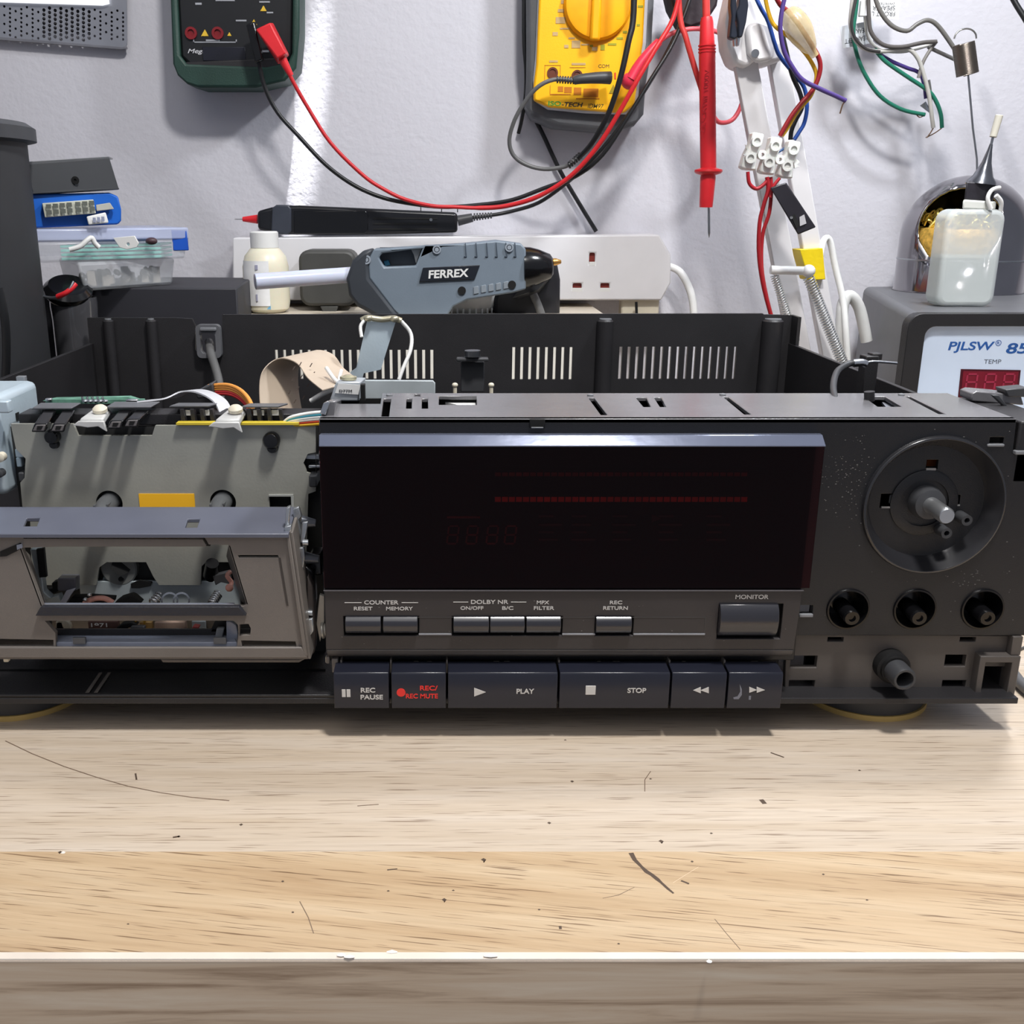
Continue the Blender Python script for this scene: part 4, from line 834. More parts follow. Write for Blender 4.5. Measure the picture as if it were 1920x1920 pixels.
MB().ppx([(1112,-40),(1130,-40),(1126,76),(1106,76)], Y_-13, Y_-8).build('dial_pointer', M('dial_orange', (252,170,12), .38), ym, 2)
for a, b, r in ((1036,137,4.1),(1082,142,4.1)):
    q = V(a,b,Y_-3); MB().ring([(2.7,0),(r,0),(r,.8),(2.7,.8)], (q[0],Y_-3,q[2]), (0,-1,0), 24).cyl((q[0],Y_-2.9,q[2]),(q[0],Y_-3.2,q[2]),2.8).build('input_jack', M('jack_brown', (96,44,22), .5), ym)
text('lettering', 'ISO', 1040, 194, 24, 8, Y_-3, M('logo_green', (72,160,60), .5), ym, bold=.03, rot=-2)
text('lettering', '-TECH', 1073, 196, 40, 8, Y_-3, M('logo_black', (44,40,36), .5), ym, bold=.03, rot=-2, shear=.2)
text('lettering', 'IDM97', 1117, 199, 30, 8, Y_-3, M('logo_brown', (96,80,30), .5), ym, bold=.01, rot=-2, shear=.2); text('lettering', 'COM', 1132, 124, 20, 6, Y_-3, M('logo_black', (44,40,36), .5), ym)
pr = MB(); pr2 = MB(); pf = M('faded_print', (190,160,110), .5)
for a, b, c, d in ((1052,0,1062,7),(1046,17,1058,23),(1042,32,1060,44),(1036,60,1046,67),(1050,52,1068,55),(1058,84,1066,90),(1072,76,1088,90),(1090,82,1105,85),(1110,88,1120,95),(1066,70,1078,73),(1030,113,1046,117),(1072,118,1098,122)): pr.rpx(a,b,c,d,Y_-3.3,Y_-3)
for a, b, c, d in ((1196,10,1206,14),(1194,45,1200,49),(1168,58,1176,62),(1156,70,1168,74),(1140,81,1156,85),(1106,84,1112,88),(1126,84,1134,94)): pr2.rpx(a,b,c,d,Y_-3.3,Y_-3)
pr.build('range_print', pf, ym); pr2.build('range_print', M('green_print', (150,150,30), .5), ym)
bx = MB()
for a, b, c, d in ((1021,122,1051,123),(1021,122,1022,150),(1050,122,1051,150),(1068,126,1098,127),(1031,160,1032,176),(1031,176,1070,178),(1080,184,1124,186),(1046,162,1056,172),(1058,163,1072,174),(1076,164,1090,178),(1094,166,1122,182)): bx.rpx(a,b,c,d,Y_-3.25,Y_-3)
bx.build('outline_print', M('brown_print', (190,112,10), .5), ym)
MB().ppx([(1152,136),(1155,136),(1155,148),(1152,148)], Y_-3.4, Y_-3).build('red_mark', M('mark_red', (200,60,20), .5), ym)
MB().ppx([(1142,175),(1150,158),(1157,175)], Y_-3.4, Y_-3).build('warning_triangle', M('mark_olive', (150,130,20), .5), ym)
# its black lead (plug at COM, loop, runs up over the dial)
kl = thing('black_test_lead', (X(1090,150,815), 820, Z(318,815)), 'black lead with right-angle plug in the yellow multimeter, looping left and back up', 'test lead')
MB().tube([V(1144,146,820),V(1120,146,818),V(1090,148,818),V(1076,151,819)], lambda t: 4.6 - 1.6*t, 16, 4).build('plug', dgrey, kl, ang=60)
for k in range(7): MB().cyl(V(1044+k*5,149+k*.3,819), V(1046.5+k*5,149+k*.3,819), 2.7, seg=12).build('relief_rib', dgrey, kl)
wire('cord', [(1076,151,819),(1040,149,819),(1010,162,820),(985,190,824),(965,225,828),(955,262,832),(962,290,834),(985,308,834),(1020,317,832),(1060,312,828),(1075,300,824)], 0, 1.6, greyw, kl, 10)
for k in range(6): MB().cyl(V(1066+k*4,310-k*3.4,826), V(1069+k*4,309-k*3.6,826), 2.7, seg=12).build('relief_rib', blackw, kl)
wire('cord', [(1086,295,824),(1110,268,816),(1140,215,808),(1162,150,804),(1178,80,804),(1188,20,806),(1190,-170,808)], 0, lambda t: 1.9+.5*t, blackw, kl, 10)
lc = wire('hanging_cable', [(984,-170,850),(982,60,850),(986,130,852),(985,180,858),(978,225,866),(972,250,870)], 0, 1.5, blackw); tag(lc, 'thin black cable hanging down the wall at the left of the yellow multimeter', 'cable')
dc = wire('adapter_cable', [(1004,225,868),(1018,252,868),(1050,320,868),(1085,380,868),(1118,434,866)], 0, 1.7, blackw); tag(dc, 'straight black cable running diagonally from behind the yellow multimeter to the power strip', 'cable')
# red shrouded plug
rp = thing('red_test_lead', (X(1200,130,815), 815, Z(165,815)), 'pinkish red plug in the corner of the yellow multimeter with its cord passing right', 'test lead')
MB().tube([V(1184,150,812),V(1200,122,812),V(1220,96,812),V(1236,78,812)], lambda t: 5.0 - 2.0*t, 18, 4).ell(V(1181,152,814), (6.6,6,6), 18).build('plug', M('plug_pink', (222,52,78), .35, sss=.1), rp, ang=60)
wire('cord', [(1236,78,812),(1262,62,812),(1300,54,814),(1345,60,818),(1372,82,822),(1392,130,826),(1393,185,828),(1376,222,826),(1352,230,822),(1338,218,818),(1330,190,815)], 0, 1.7, M('cord_pink', (216,84,92), .4), rp, 10)
# ---- red probe
RP = 790
pb = thing('red_test_probe', (X(1326,200,RP), RP, Z(445,RP)), 'long red test probe with finger guard hanging point down beside the lamp', 'test probe')
def pz(y): return Z(y, RP)
def prof(pts, x): return [((w_/2)/S(RP), pz(y)-pz(445)) for y, w_ in pts]
xp = X(1328,300,RP)
def lean(y): return (X(1325 + (y-30)*.011, y, RP), RP, pz(y))
MB().lathe([(0,pz(30)-pz(320)),(9/S(RP),pz(31)-pz(320)),(11/S(RP),pz(40)-pz(320)),(13/S(RP),pz(84)-pz(320)),(14/S(RP),pz(102)-pz(320)),(14/S(RP),0)], lean(320), Vector(lean(30))-Vector(lean(320)), 28).build('handle', redp, pb)
for y in (86,92,98): MB().ring([(13/S(RP),-.6),(15/S(RP),-.4),(15/S(RP),.4),(13/S(RP),.6)], lean(y), (0,0,1), 28).build('grip_ring', redp, pb)
MB().lathe([(13/S(RP),3.2),(24/S(RP),1.8),(24.5/S(RP),.4),(22/S(RP),-.8),(13/S(RP),-2),(13.5/S(RP),-4),(12/S(RP),-22),(11.5/S(RP),-24.6),(0,-24.8)], lean(323), (0,0,1), 32).build('finger_guard', redp, pb)
MB().cyl(lean(388), lean(436), .95).cyl(lean(436), lean(446), .95, .1).build('needle', steel, pb)
wire('cord', [(1325,32,RP),(1324,10,RP),(1322,-170,RP)], 0, 2.6, M('cord_red', (214,64,60), .4), pb, 10)
rc = text('lettering', 'CE CATIII 1000V', 1322, 190, 110, 8, RP-5.6, M('emboss_red', (160,24,34), .4), pb, rot=90)
rc2 = wire('hanging_lead', [(1268,-170,808),(1274,20,806),(1286,70,804),(1302,125,802),(1318,175,801)], 0, 2.1, M('cord_red', (214,64,60), .4)); tag(rc2, 'red cord slanting down behind the hanging red test probe', 'cable')
bk = MB().ppx([(1253,-30),(1262,10),(1282,48),(1296,52),(1318,44),(1332,30),(1345,10),(1352,-30)], 822, 850).build('cable_bundle_wrap', M('wrap_black', (38,28,34), .6, var=.3, vs=80, bump=.5, bs=200), None, 2); tag(bk, 'dark lumpy wrapped pouch at the top edge behind the red cords', 'pouch')
# ---- desk lamp arm
LD = 745
la = thing('lamp_arm', (X(1500,600,LD), LD, 0), 'white double-bar desk lamp arm with springs standing behind the deck', 'desk lamp')
lw = M('lamp_white', (216,214,216), .4, var=.03)
def bar(p0, p1, w, th, D=LD, nm='arm_bar', m=lw):
    a = Vector(V(*p0, D)); b = Vector(V(*p1, D)); d = (b-a).normalized(); n_ = Vector((d.z,0,-d.x)); h = w/S(D)/2
    return MB().poly([a-n_*h, a+n_*h, b+n_*h, b-n_*h], (0,th,0)).build(nm, m, la, .8)
bar((1393,80),(1528,800),38,8); bar((1452,60),(1583,800),33,8,LD+3)
MB().ppx([(1362,40),(1368,10),(1380,-40),(1470,-40),(1480,20),(1476,60),(1470,112),(1440,122),(1420,110),(1400,128),(1378,118),(1366,86)], LD-8, LD+20).build('joint_cover', M('joint_white', (224,222,224), .5), la, 3)
MB().ppx([(1400,60),(1404,44),(1424,36),(1452,46),(1456,70),(1450,112),(1420,118),(1404,100)], LD-13, LD-6).build('joint_cap', lw, la, 2.5)
q = V(1416,100,LD-13); MB().lathe([(2.6,0),(2.6,.8),(0,.8)], (q[0],LD-12.6,q[2]), (0,-1,0), 18).build('hex_recess', steel, la)
cm = M('crossbar_white', (222,222,222), .35); MB().cyl(V(1445,506,LD-10), V(1516,508,LD-10), 3.0).ell(V(1516,508,LD-11),(4.6,5,4.4),16).build('spring_anchor', cm, la)
spring(V(1452,516,LD-8), V(1492,640,LD-8), 2.7, 30, .5, 'tension_spring', la, M('spring_chrome', (220,222,224), .2, metal=.9)); spring(V(1516,520,LD-12), V(1584,690,LD-12), 3.6, 38, .6, 'tension_spring', la, M('spring_chrome', (220,222,224), .2, metal=.9))
MB().ppx([(1500,468),(1543,465),(1545,490),(1548,524),(1516,526),(1509,500)], LD-3, LD+16).build('yellow_tape', M('tape_yellow', (226,198,20), .45, var=.08, bump=.4, bs=250), la, .5)
wire('lamp_flex', [(1538,480,LD),(1545,450,LD+5),(1556,452,LD+8),(1566,500,LD+8),(1580,560,LD+5),(1586,620,LD),(1590,700,LD)], 0, 2.3, whitep, la, 10); wire('lamp_flex', [(1530,560,LD+12),(1548,600,LD+12),(1575,640,LD+8),(1590,690,LD+5)], 0, 2.0, whitep, la, 10)
wire('lamp_flex', [(1577,720,LD+5),(1578,600,LD+6),(1584,562,LD+8),(1596,556,LD+9),(1612,580,LD+10),(1625,640,LD+10)], 0, 4.2, M('flex_grey', (206,206,204), .4), la, 12)
MB().cyl((X(1500,760,LD),LD+8,0), (X(1500,760,LD),LD+8,10), 22).build('weighted_base', lw, la, 1)
# crocodile clip
cc = MB().ppx([(1372,-30),(1370,10),(1372,30),(1368,70),(1378,74),(1384,68),(1379,40),(1382,15),(1380,-30)], 722, 730).ppx([(1388,-30),(1386,10),(1380,22),(1384,45),(1384,70),(1392,70),(1400,40),(1404,10),(1400,-30)], 722, 730).build('crocodile_clip', M('clip_rubber', (36,40,50), .3), None, 1); tag(cc, 'black rubber-covered crocodile clip gripping the lamp joint', 'crocodile clip')
MB().ppx([(1376,72),(1380,72),(1381,86),(1377,86)], 724, 728).ppx([(1383,70),(1388,70),(1386,86),(1383,86)], 724, 728).build('jaw', silver, cc, .3)
# ---- terminal block with its wires
TD = 712
tb = thing('terminal_block', (X(1445,290,TD), TD, Z(335,TD)), 'white three-way screw terminal block hanging in front of the lamp arm', 'terminal block')
tm = M('terminal_white', (224,224,220), .35, sss=.1, var=.02)
for i, (a, b) in enumerate(((1416,284),(1451,292),(1485,299))):
    q = MB().ppx([(a-4,b-37),(a+18,b-33),(a+14,b-14),(a+4,b+6),(a+2,b+36),(a-18,b+34),(a-26,b+30),(a-18,b+4),(a-8,b-16)], TD, TD+10).build('terminal_body', tm, tb, 1.2)
    for dx, dy in ((4,-19),(-8,12)):
        c_ = V(a+dx,b+dy,TD-3); MB().ring([(2.1,0),(3.4,0),(3.4,4),(2.1,4)], (c_[0],TD+1,c_[2]), (0,-1,0), 24).cyl((c_[0],TD,c_[2]),(c_[0],TD-1.6,c_[2]),2.1).build('screw_turret', tm if dx > 0 else M('terminal_ring', (206,206,202), .4), q)
for a, b in ((1430,290),(1463,299)):
    c_ = V(a,b,TD); MB().ring([(1.2,0),(3.0,0),(3.0,5),(1.2,5)], (c_[0],TD+5,c_[2]), (0,-1,0), 20).build('web_boss', tm, tb)
MB().ppx([(1398,270),(1402,285),(1394,290),(1404,294),(1404,286)], TD+2, TD+4).ppx([(1492,296),(1500,304),(1494,310),(1500,312),(1490,316),(1488,300)], TD+2, TD+4).build('snap_burr', tm, tb, .2)
tl = thing('wire_loom', (X(1500,60,725), 722, Z(250,725)), 'coloured wires from the top dropping to the white terminal block', 'wires')
def w2(nm, pts, r, rgb, p, D=720): return wire(nm, pts, D, r, M('insul_%d_%d_%d' % rgb, rgb, .38, var=.06), p, 9)
w2('blue_wire', [(1410,-20,730),(1426,14),(1440,40),(1452,80),(1462,105),(1490,140),(1508,165),(1513,200),(1508,230),(1498,248),(1489,262)], 1.35, (30,66,140), tl, 728)
w2('yellow_wire', [(1432,-20),(1440,20),(1452,48),(1480,70),(1510,100),(1528,130),(1530,150),(1520,180),(1496,208),(1478,238),(1466,255)], 1.3, (222,172,40), tl, 718)
w2('dark_red_wire', [(1448,-20),(1462,8),(1480,24),(1500,50),(1524,88),(1537,115),(1536,140),(1524,168),(1500,196),(1482,220),(1462,255)], 1.5, (132,24,30), tl, 714)
w2('black_wire', [(1466,60,730),(1475,100),(1485,140),(1500,175),(1504,200),(1492,225),(1484,245),(1482,262)], 1.5, (24,24,26), tl, 728)
w2('link_wire', [(1478,272,722),(1468,280,722),(1458,286,722)], .8, (40,80,130), tl)
MB().tube([V(1478,18,712),V(1492,44,710),V(1508,72,710),V(1528,105,712)], lambda t: 2.6+5.6*math.sin(math.pi*min(1,t*1.1+.02))**.7, 14, 6).build('hot_glue_lump', M('hot_glue', (200,180,134), .22, alpha=.62, var=.2, vs=120, bump=.9, bs=140), tl, ang=80)
pw = w2('purple_wire', [(1475,-20),(1466,20),(1463,55),(1470,95),(1485,125),(1505,150),(1540,168),(1565,179),(1586,189)], 1.45, (74,56,120), None, 708); tag(pw, 'single purple wire with a bent stripped end pointing right beside the lamp', 'wire')
MB().tube([V(1586,189,708),V(1580,196,708),V(1575,213,708)], .5, 6, 3).build('stripped_end', M('copper_dull', (110,84,64), .35, metal=.6), pw, ang=80)
rw = tb
w2('red_wire', [(1402,322),(1405,344),(1418,354),(1432,346),(1440,336)], 1.25, (158,30,40), rw, 712); w2('red_wire', [(1438,332),(1440,356),(1432,384),(1424,420),(1423,480),(1432,540),(1448,600)], 1.4, (150,26,34), rw, 712)
w2('red_wire', [(1445,332),(1446,360),(1442,400),(1430,440),(1428,500),(1438,560),(1452,610)], 1.3, (168,34,42), rw, 716); w2('red_wire', [(1462,334),(1450,350),(1444,370)], 1.1, (168,34,42), rw, 710)
bs_ = MB().hexa([V(1496,440,706),V(1530,426,706),V(1474,342,706),V(1444,352,706),V(1496,440,716),V(1530,426,716),V(1474,342,716),V(1444,352,716)]).build('inline_switch', M('switch_black', (38,36,42), .35), None, .8); tag(bs_, 'small black plastic connector hanging at an angle under the terminal block', 'connector')
MB().hexa([V(1500,424,705.2),V(1512,419,705.2),V(1508,402,705.2),V(1499,407,705.2),V(1500,424,706.4),V(1512,419,706.4),V(1508,402,706.4),V(1499,407,706.4)]).build('paper_patch', M('patch_grey', (180,178,182), .5), bs_)
MB().ppx([(1484,406),(1490,401),(1499,420),(1494,430)], 705.3, 706.2).build('slot_opening', dark, bs_); MB().cyl(V(1484,408,705.4),V(1484,408,706.1),.9).build('rivet', greyp, bs_)
# ---- speaker wires on the right
SW = 836
sl = thing('wire_harness', (X(1650,100,SW), SW, Z(250,SW)), 'bundle of grey, green and purple speaker wires hanging from the top right of the wall', 'wires')
gw2 = (104,102,98); lt2 = (176,174,168)
w2('grey_wire', [(1602,-30),(1596,20),(1595,50),(1606,78),(1628,94),(1660,96),(1700,92),(1720,108),(1732,140),(1742,180),(1748,225),(1750,240)], 1.5, lt2, sl, SW-6)
w2('black_wire', [(1612,-30),(1600,20),(1597,50),(1605,74),(1625,92),(1650,97)], 1.1, (52,50,50), sl, SW-10)
w2('green_wire', [(1609,-20),(1604,25),(1600,60),(1606,100),(1622,140),(1650,180),(1690,205),(1734,215)], 1.5, (30,104,84), sl, SW); w2('green_wire', [(1640,92),(1660,115),(1700,143),(1740,170),(1755,190),(1764,215),(1766,240)], 1.5, (32,110,88), sl, SW-4)
w2('purple_wire', [(1650,102),(1672,115),(1700,127),(1724,137),(1733,160),(1736,185)], 1.4, (64,48,112), sl, SW); w2('grey_wire', [(1628,-30),(1629,30),(1634,62),(1656,84),(1690,88),(1730,80),(1756,78)], 1.5, (84,80,78), sl, SW-8)
w2('grey_wire', [(1756,78),(1745,92),(1730,118),(1722,146)], 1.3, (120,116,112), sl, SW-5); w2('grey_wire', [(1740,88),(1770,102),(1796,114)], 1.4, (110,108,106), sl, SW-2)
w2('grey_wire', [(1636,-20),(1650,20),(1672,48),(1700,58),(1720,45),(1740,38),(1760,50),(1790,92),(1806,120)], 1.6, gw2, sl, SW-12); w2('pale_wire', [(1622,30),(1628,70),(1650,92),(1690,97),(1730,88),(1752,80)], 1.3, (190,188,184), sl, SW-2)
w2('white_wire', [(1741,150),(1745,180),(1744,210)], 1.2, (90,90,88), sl, SW+2); MB().ppx([(1725,198),(1736,190),(1744,212),(1748,214)], SW, SW+.6).build('foil_end', silver, sl)
MB().tube([V(1766,240,SW-4),V(1752,250,SW-4),V(1736,258,SW-4)], .45, 6, 3).tube([V(1750,240,SW-6),V(1744,250,SW-6),V(1738,258,SW-6)], .45, 6, 3).tube([V(1734,216,SW),V(1724,220,SW),V(1716,212,SW)], .4, 6, 3).build('stripped_end', M('copper_dull', (110,84,64), .35, metal=.6), sl, ang=80)
MB().rpx(1614,0,1624,30,SW-6,SW-2).build('white_sleeve', whitep, sl, .4)
lg1 = MB().ppx([(1622,-30),(1688,-30),(1685,37),(1634,34)], SW+6, SW+6.4).build('paper_tag', M('tag_white', (236,236,236), .6, var=.01), sl)
def flip(cx_, cz_): return lambda o: (2*cx_-o[0], o[1], 2*cz_-o[2])
for s, a, b, w_, h_ in (('FRONT L',1656,26,44,8),('SPEAKER',1657,15,42,8),('(WHITE)',1663,6.5,28,5)):
    c_ = V(a,b,SW+6); text('lettering', s, a, b, w_, h_, SW+6, dgrey, lg1, face=flip(c_[0], c_[2]))
lg2 = MB().ppx([(1575,50),(1637,38),(1637,80),(1580,91)], SW+3, SW+3.4).build('paper_tag', M('tag_grey', (206,210,216), .6, var=.01), sl)
for s, a, b, w_, h_ in (('REAR LEFT',1606,74,44,8),('SPEAKER',1612,58,34,8)):
    c_ = V(a,b,SW+3); text('lettering', s, a, b, w_, h_, SW+3, dgrey, lg2, rot=10, face=flip(c_[0], c_[2]))
# ---- coil spring on a wire
cs = thing('coil_spring_holder', (X(1811,110,790), 790, 133), 'tight steel coil on a thin upright wire above the brass wool holder', 'coil spring')
tp = Vector(V(1806,82,790)); bp_ = Vector(V(1814,140,790))
spring(tp, bp_, 7.4, 26, .55, 'coil', cs, M('coil_steel', (120,112,104), .3, metal=.9, var=.15))
pts = [tp + Vector((7.8*math.cos(a*math.pi/8), -3*math.sin(a*math.pi/8)*0-2, 3+6.5*math.sin(a*math.pi/8))) for a in range(9)]
MB().tube(pts, .6, 8, 2).build('end_hook', M('hook_steel', (170,168,164), .25, metal=.9), cs, ang=80)
MB().tube([V(1815,138,790),V(1824,240,790),V(1832,340,790),(X(1834,400,790),792,133.2)], .75, 8, 3).build('upright_wire', steel, cs, ang=80)
# ---- soldering station
ss = thing('soldering_station', (330, 730, 0), 'grey soldering station with black bezel, pale blue front and dim red display', 'soldering station')
zt_ = 133.0
SD = 620
f0 = X(1716,600,SD); r0 = X(1618,540,847)
stm = M('station_grey', (92,93,97), .42, var=.05)
MB().hexa([(f0,SD+4,0),(500,SD+4,0),(500,SD+4,zt_),(f0,SD+4,zt_),(r0,847,0),(520,847,0),(520,847,zt_),(r0,847,zt_)]).build('case', stm, ss, 5, seg=4)
fo_ = rrect(X(1696,760,SD-2)+2, 1, 500, zt_+.8, 9); zi0 = Z(612,SD-2)
fo_ = [(x + (0 if x > f0+30 else (X(1712,650,SD-2)-X(1698,760,SD-2))*0), z) for x, z in fo_]
xo = X(1714,600,SD-4)
bo = rrect(xo-3, 1, 500, zt_+1, 8); bi = rrect(X(1733,640,SD-4), 8, 480, Z(612,SD-4), 6)
plate('front_bezel', bo, [bi], SD-4, SD+5, M('bezel_black', (34,34,36), .4, var=.08, bump=.2), ss, 1)
MB().box(X(1728,640,SD), 490, SD, SD+3, 6, Z(606,SD)).build('front_plate', M('station_front', (206,222,244), .35, var=.02), ss)
blu = M('print_blue', (36,88,160), .5)
text('lettering', 'PJLSW', 1821, 651, 86, 21, SD, blu, ss, bold=.02, shear=.12); text('lettering', 'R', 1872, 643, 4.5, 5, SD, blu, ss, bold=.01)
c_ = V(1872,643,SD); MB().ring([(1.45,0),(1.75,0),(1.75,.2),(1.45,.2)], (c_[0],SD-.2,c_[2]), (0,1,0), 24).build('registered_mark', blu, ss)
text('lettering', '8586', 1928, 653, 82, 20, SD, blu, ss, bold=.022, shear=.12); text('lettering', 'TEMP', 1861, 678, 32, 8, SD, M('print_grey', (92,100,116), .5), ss, bold=0)
MB().ppx([(1802,692),(1914,694),(1908,752),(1796,749)], SD-.4, SD).build('display_window', M('red_filter', (70,8,22), .15, spec=.7), ss)
MB().ppx([(1806,696),(1910,697),(1905,749),(1801,746)], SD-.6, SD-.3).build('display_field', M('red_field', (112,14,36), .3, var=.12, vs=150), ss)
for a in (1808,1843,1878):
    m_ = MB(); seven(m_, a, 700, 22, 33, 3.2, SD-.9, SD-.55, .16); m_.build('display_digit', M('unlit_digit', (150,38,66), .4), ss)
MB().box(f0+.5,f0+3,SD-4.5,SD-3.5,60,62).build('paint_chip', whitep, ss)
# ---- brass wool holder
wh = thing('tip_cleaner', (X(1800,500,800), 800, zt_), 'polished steel dome with brass wool inside, standing on the soldering station', 'tip cleaner')
hx = X(1800,500,800); R_ = 45
dome = bpy.data.meshes.new('x'); bm = bmesh.new()
prof_ = [(R_*1.03,0),(R_,1.5),(R_,24)] + [(R_*math.cos(a), 40 + 44*math.sin(a)) for a in [math.radians(k) for k in range(0,91,6)]]
vs_, fs_ = [], []; n_ = len(prof_); sg = 72
axo = Vector((-.55,-.78,.45)).normalized(); cc_ = Vector((hx-17, 800-27, zt_+47))
for i in range(sg):
    for r, h in prof_: vs_.append(Vector((hx + r*math.cos(2*math.pi*i/sg), 800 + r*math.sin(2*math.pi*i/sg), zt_ + h)))
for i in range(sg):
    for k in range(n_-1):
        j = (i+1) % sg; f = (i*n_+k, j*n_+k, j*n_+k+1, i*n_+k+1)
        fs_.append(f)
def clip_dome(vs, fs, rad):
    # open a round mouth: faces whose centres fall inside a slanted cylinder are removed, rim vertices slide onto it
    def dist(v):
        d = v - cc_; t = d.dot(axo); return (d - axo*t).length, t
    keep = []
    for f in fs:
        c = sum((vs[i] for i in f), Vector())/4; r, t = dist(c)
        if r < rad and t > -25: continue
        keep.append(f)
    cnt = {}
    for f in keep:
        for i in range(4):
            e = tuple(sorted((f[i], f[(i+1) % 4]))); cnt[e] = cnt.get(e, 0)+1
    rim = set()
    for e, n in cnt.items():
        if n == 1:
            for i in e:
                r, t = dist(vs[i])
                if r < rad*1.35 and t > -25: rim.add(i)
    out = [Vector(v) for v in vs]
    for i in rim:
        d = vs[i] - cc_; t = d.dot(axo); q = d - axo*t; out[i] = cc_ + axo*t + q.normalized()*rad
    return out, keep
v2, f2 = clip_dome(vs_, fs_, 28)
dm_ = mkobj('dome', v2, f2, M('polished_steel', (150,148,152), .16, metal=1, var=.1, vs=20), wh, 0, 60)
so = dm_.modifiers.new('t', 'SOLIDIFY'); so.thickness = .0014; so.offset = -1
MB().ring([(R_+.2,23),(R_+.5,23.6),(R_+.2,24.4),(R_-.4,24)], (hx,800,zt_), (0,0,1), 72).build('seam_ring', steel, wh)
random.seed(3); bw = MB()
for k in range(150):
    a = random.uniform(0, 6.28); r = 33*math.sqrt(random.random()); p = Vector((hx + r*math.cos(a), 800 + r*math.sin(a), zt_ + 46 + random.uniform(-6,8) + 6*(1-r/34)))
    pts = []
    ph = random.uniform(0,6.28); el = random.uniform(.3,1)
    for i in range(7):
        t = ph + i*1.0; pts.append(p + Vector((math.cos(t)*3.2, math.sin(t)*3.2*el, math.sin(t*1.3+ph)*3 + i*.5)))
    bw.tube(pts, .75, 4, 2)
b_ = bw.build('brass_wool', M('brass_wool', (255,226,130), .4, metal=.6, var=.2, vs=200), wh, ang=50); b_['kind'] = 'stuff'
MB().lathe([(36,26),(38,38),(34,46),(0,50)], (hx,800,zt_), (0,0,1), 32).build('wool_bed', M('wool_bed', (220,176,84), .5, metal=.4, var=.4, vs=300), wh)
# ---- flux bottle
FD = 668
fb = thing('flux_bottle', (X(1817,500,FD), FD+9, zt_), 'translucent squeeze bottle with needle nozzle and clear liquid on the soldering station', 'bottle')
bpoly = [((a-835)/1,(b)) for a, b in ()]
zz = lambda y: Z(y, FD)
def bott(x0, x1, z0, z1, r): return rrect(x0, z0, x1, z1, r, 6)
tp_ = M('bottle_translucent', (222,228,228), .5, alpha=.55, var=.02, spec=.6)
lower = (X(1757,560,FD), X(1866,560,FD)); upper = (X(1778,400,FD), X(1889,400,FD))
def skew(poly, zb, zt3_):
    o = []
    for x, z in poly:
        t = (z - zb)/(zt3_ - zb); u = (x - lower[0])/(lower[1]-lower[0]); o.append((lower[0]*(1-t)+upper[0]*t + u*((lower[1]-lower[0])*(1-t) + (upper[1]-upper[0])*t), z))
    return o
zb_, zu_ = zt_, zz(392)
shp = skew(rrect(lower[0], zb_, lower[1], zu_, 7, 6), zb_, zu_)
MB().poly([(a, FD, b) for a, b in shp], (0, 19, 0)).build('bottle_body', tp_, fb, 3.2, seg=4)
liq = skew([(lower[0]+1.2, zb_+1.5), (lower[1]-1.2, zb_+1.5), (lower[1]-1.2, zz(478)), (lower[0]+1.2, zz(478))], zb_, zu_)
MB().poly([(a, FD+1.2, b) for a, b in liq], (0, 16.6, 0)).build('liquid', M('flux_liquid', (200,206,198), .2, alpha=.5, var=.02), fb, 2)
MB().hexa([V(1804,392,FD+2),V(1866,394,FD+2),V(1868,378,FD+2),V(1806,374,FD+2),V(1804,392,FD+16),V(1866,394,FD+16),V(1868,378,FD+16),V(1806,374,FD+16)]).build('neck', M('neck_white', (214,216,210), .35), fb, 1)
MB().hexa([V(1808,376,FD+3),V(1862,378,FD+3),V(1868,344,FD+3),V(1812,340,FD+3),V(1808,376,FD+15),V(1862,378,FD+15),V(1868,344,FD+15),V(1812,340,FD+15)]).build('nozzle_wrap', M('wrap_tape', (44,42,48), .4, bump=.4, bs=300), fb, 1)
ctop = Vector(V(1840,343,FD+9)); MB().lathe([(9.2,-1),(8.6,1),(6,4),(3,12),(1.4,20),(1.0,23)], ctop, (.12,0,1), 28).build('nozzle_cone', M('nozzle_metal', (120,122,128), .2, metal=.9), fb)
MB().cyl(ctop+Vector((2.6,0,22)), ctop+Vector((3.4,0,29)), .8).build('needle', steel, fb); MB().cyl(ctop+Vector((3.2,0,27)), ctop+Vector((5.2,0,40)), 2.1, 2.3).build('needle_cap', M('cap_ivory', (206,202,188), .4), fb, .4)
MB().tube([V(1858,392,FD),V(1852,372,FD),V(1860,356,FD+1),V(1874,352,FD+4)], 1.3, 10, 5).tube([V(1868,366,FD),V(1877,378,FD+1),V(1876,396,FD+3)], 1.3, 10, 5).build('retaining_strap', whitep, fb, ang=80)
# ---- left: tall black container
tc_ = thing('black_canister', (X(-45,400,610), 620, 0), 'tall matt black canister with overhanging lid at the left edge', 'canister')
cxr = X(44,300,600)-9.5; rr_ = 70
MB().lathe([(rr_-1,0),(rr_,2),(rr_,Z(250,600)),(rr_-3,Z(246,600))], (cxr-rr_,620,0), (0,0,1), 72).build('body', M('canister_black', (50,51,54), .6, var=.06), tc_)
zl0 = Z(258,600); MB().lathe([(rr_+1,zl0-1),(rr_+5.5,zl0),(rr_+5.5,zl0+7),(rr_+1,zl0+10),(0,zl0+12)], (cxr-rr_,620,0), (0,0,1), 72).build('lid', M('canister_lid', (62,64,68), .5), tc_)
wire('side_cable', [(-2,540,546),(8,590,546),(12,650,547),(10,720,548)], 0, 2.2, blackw, tc_, 10)
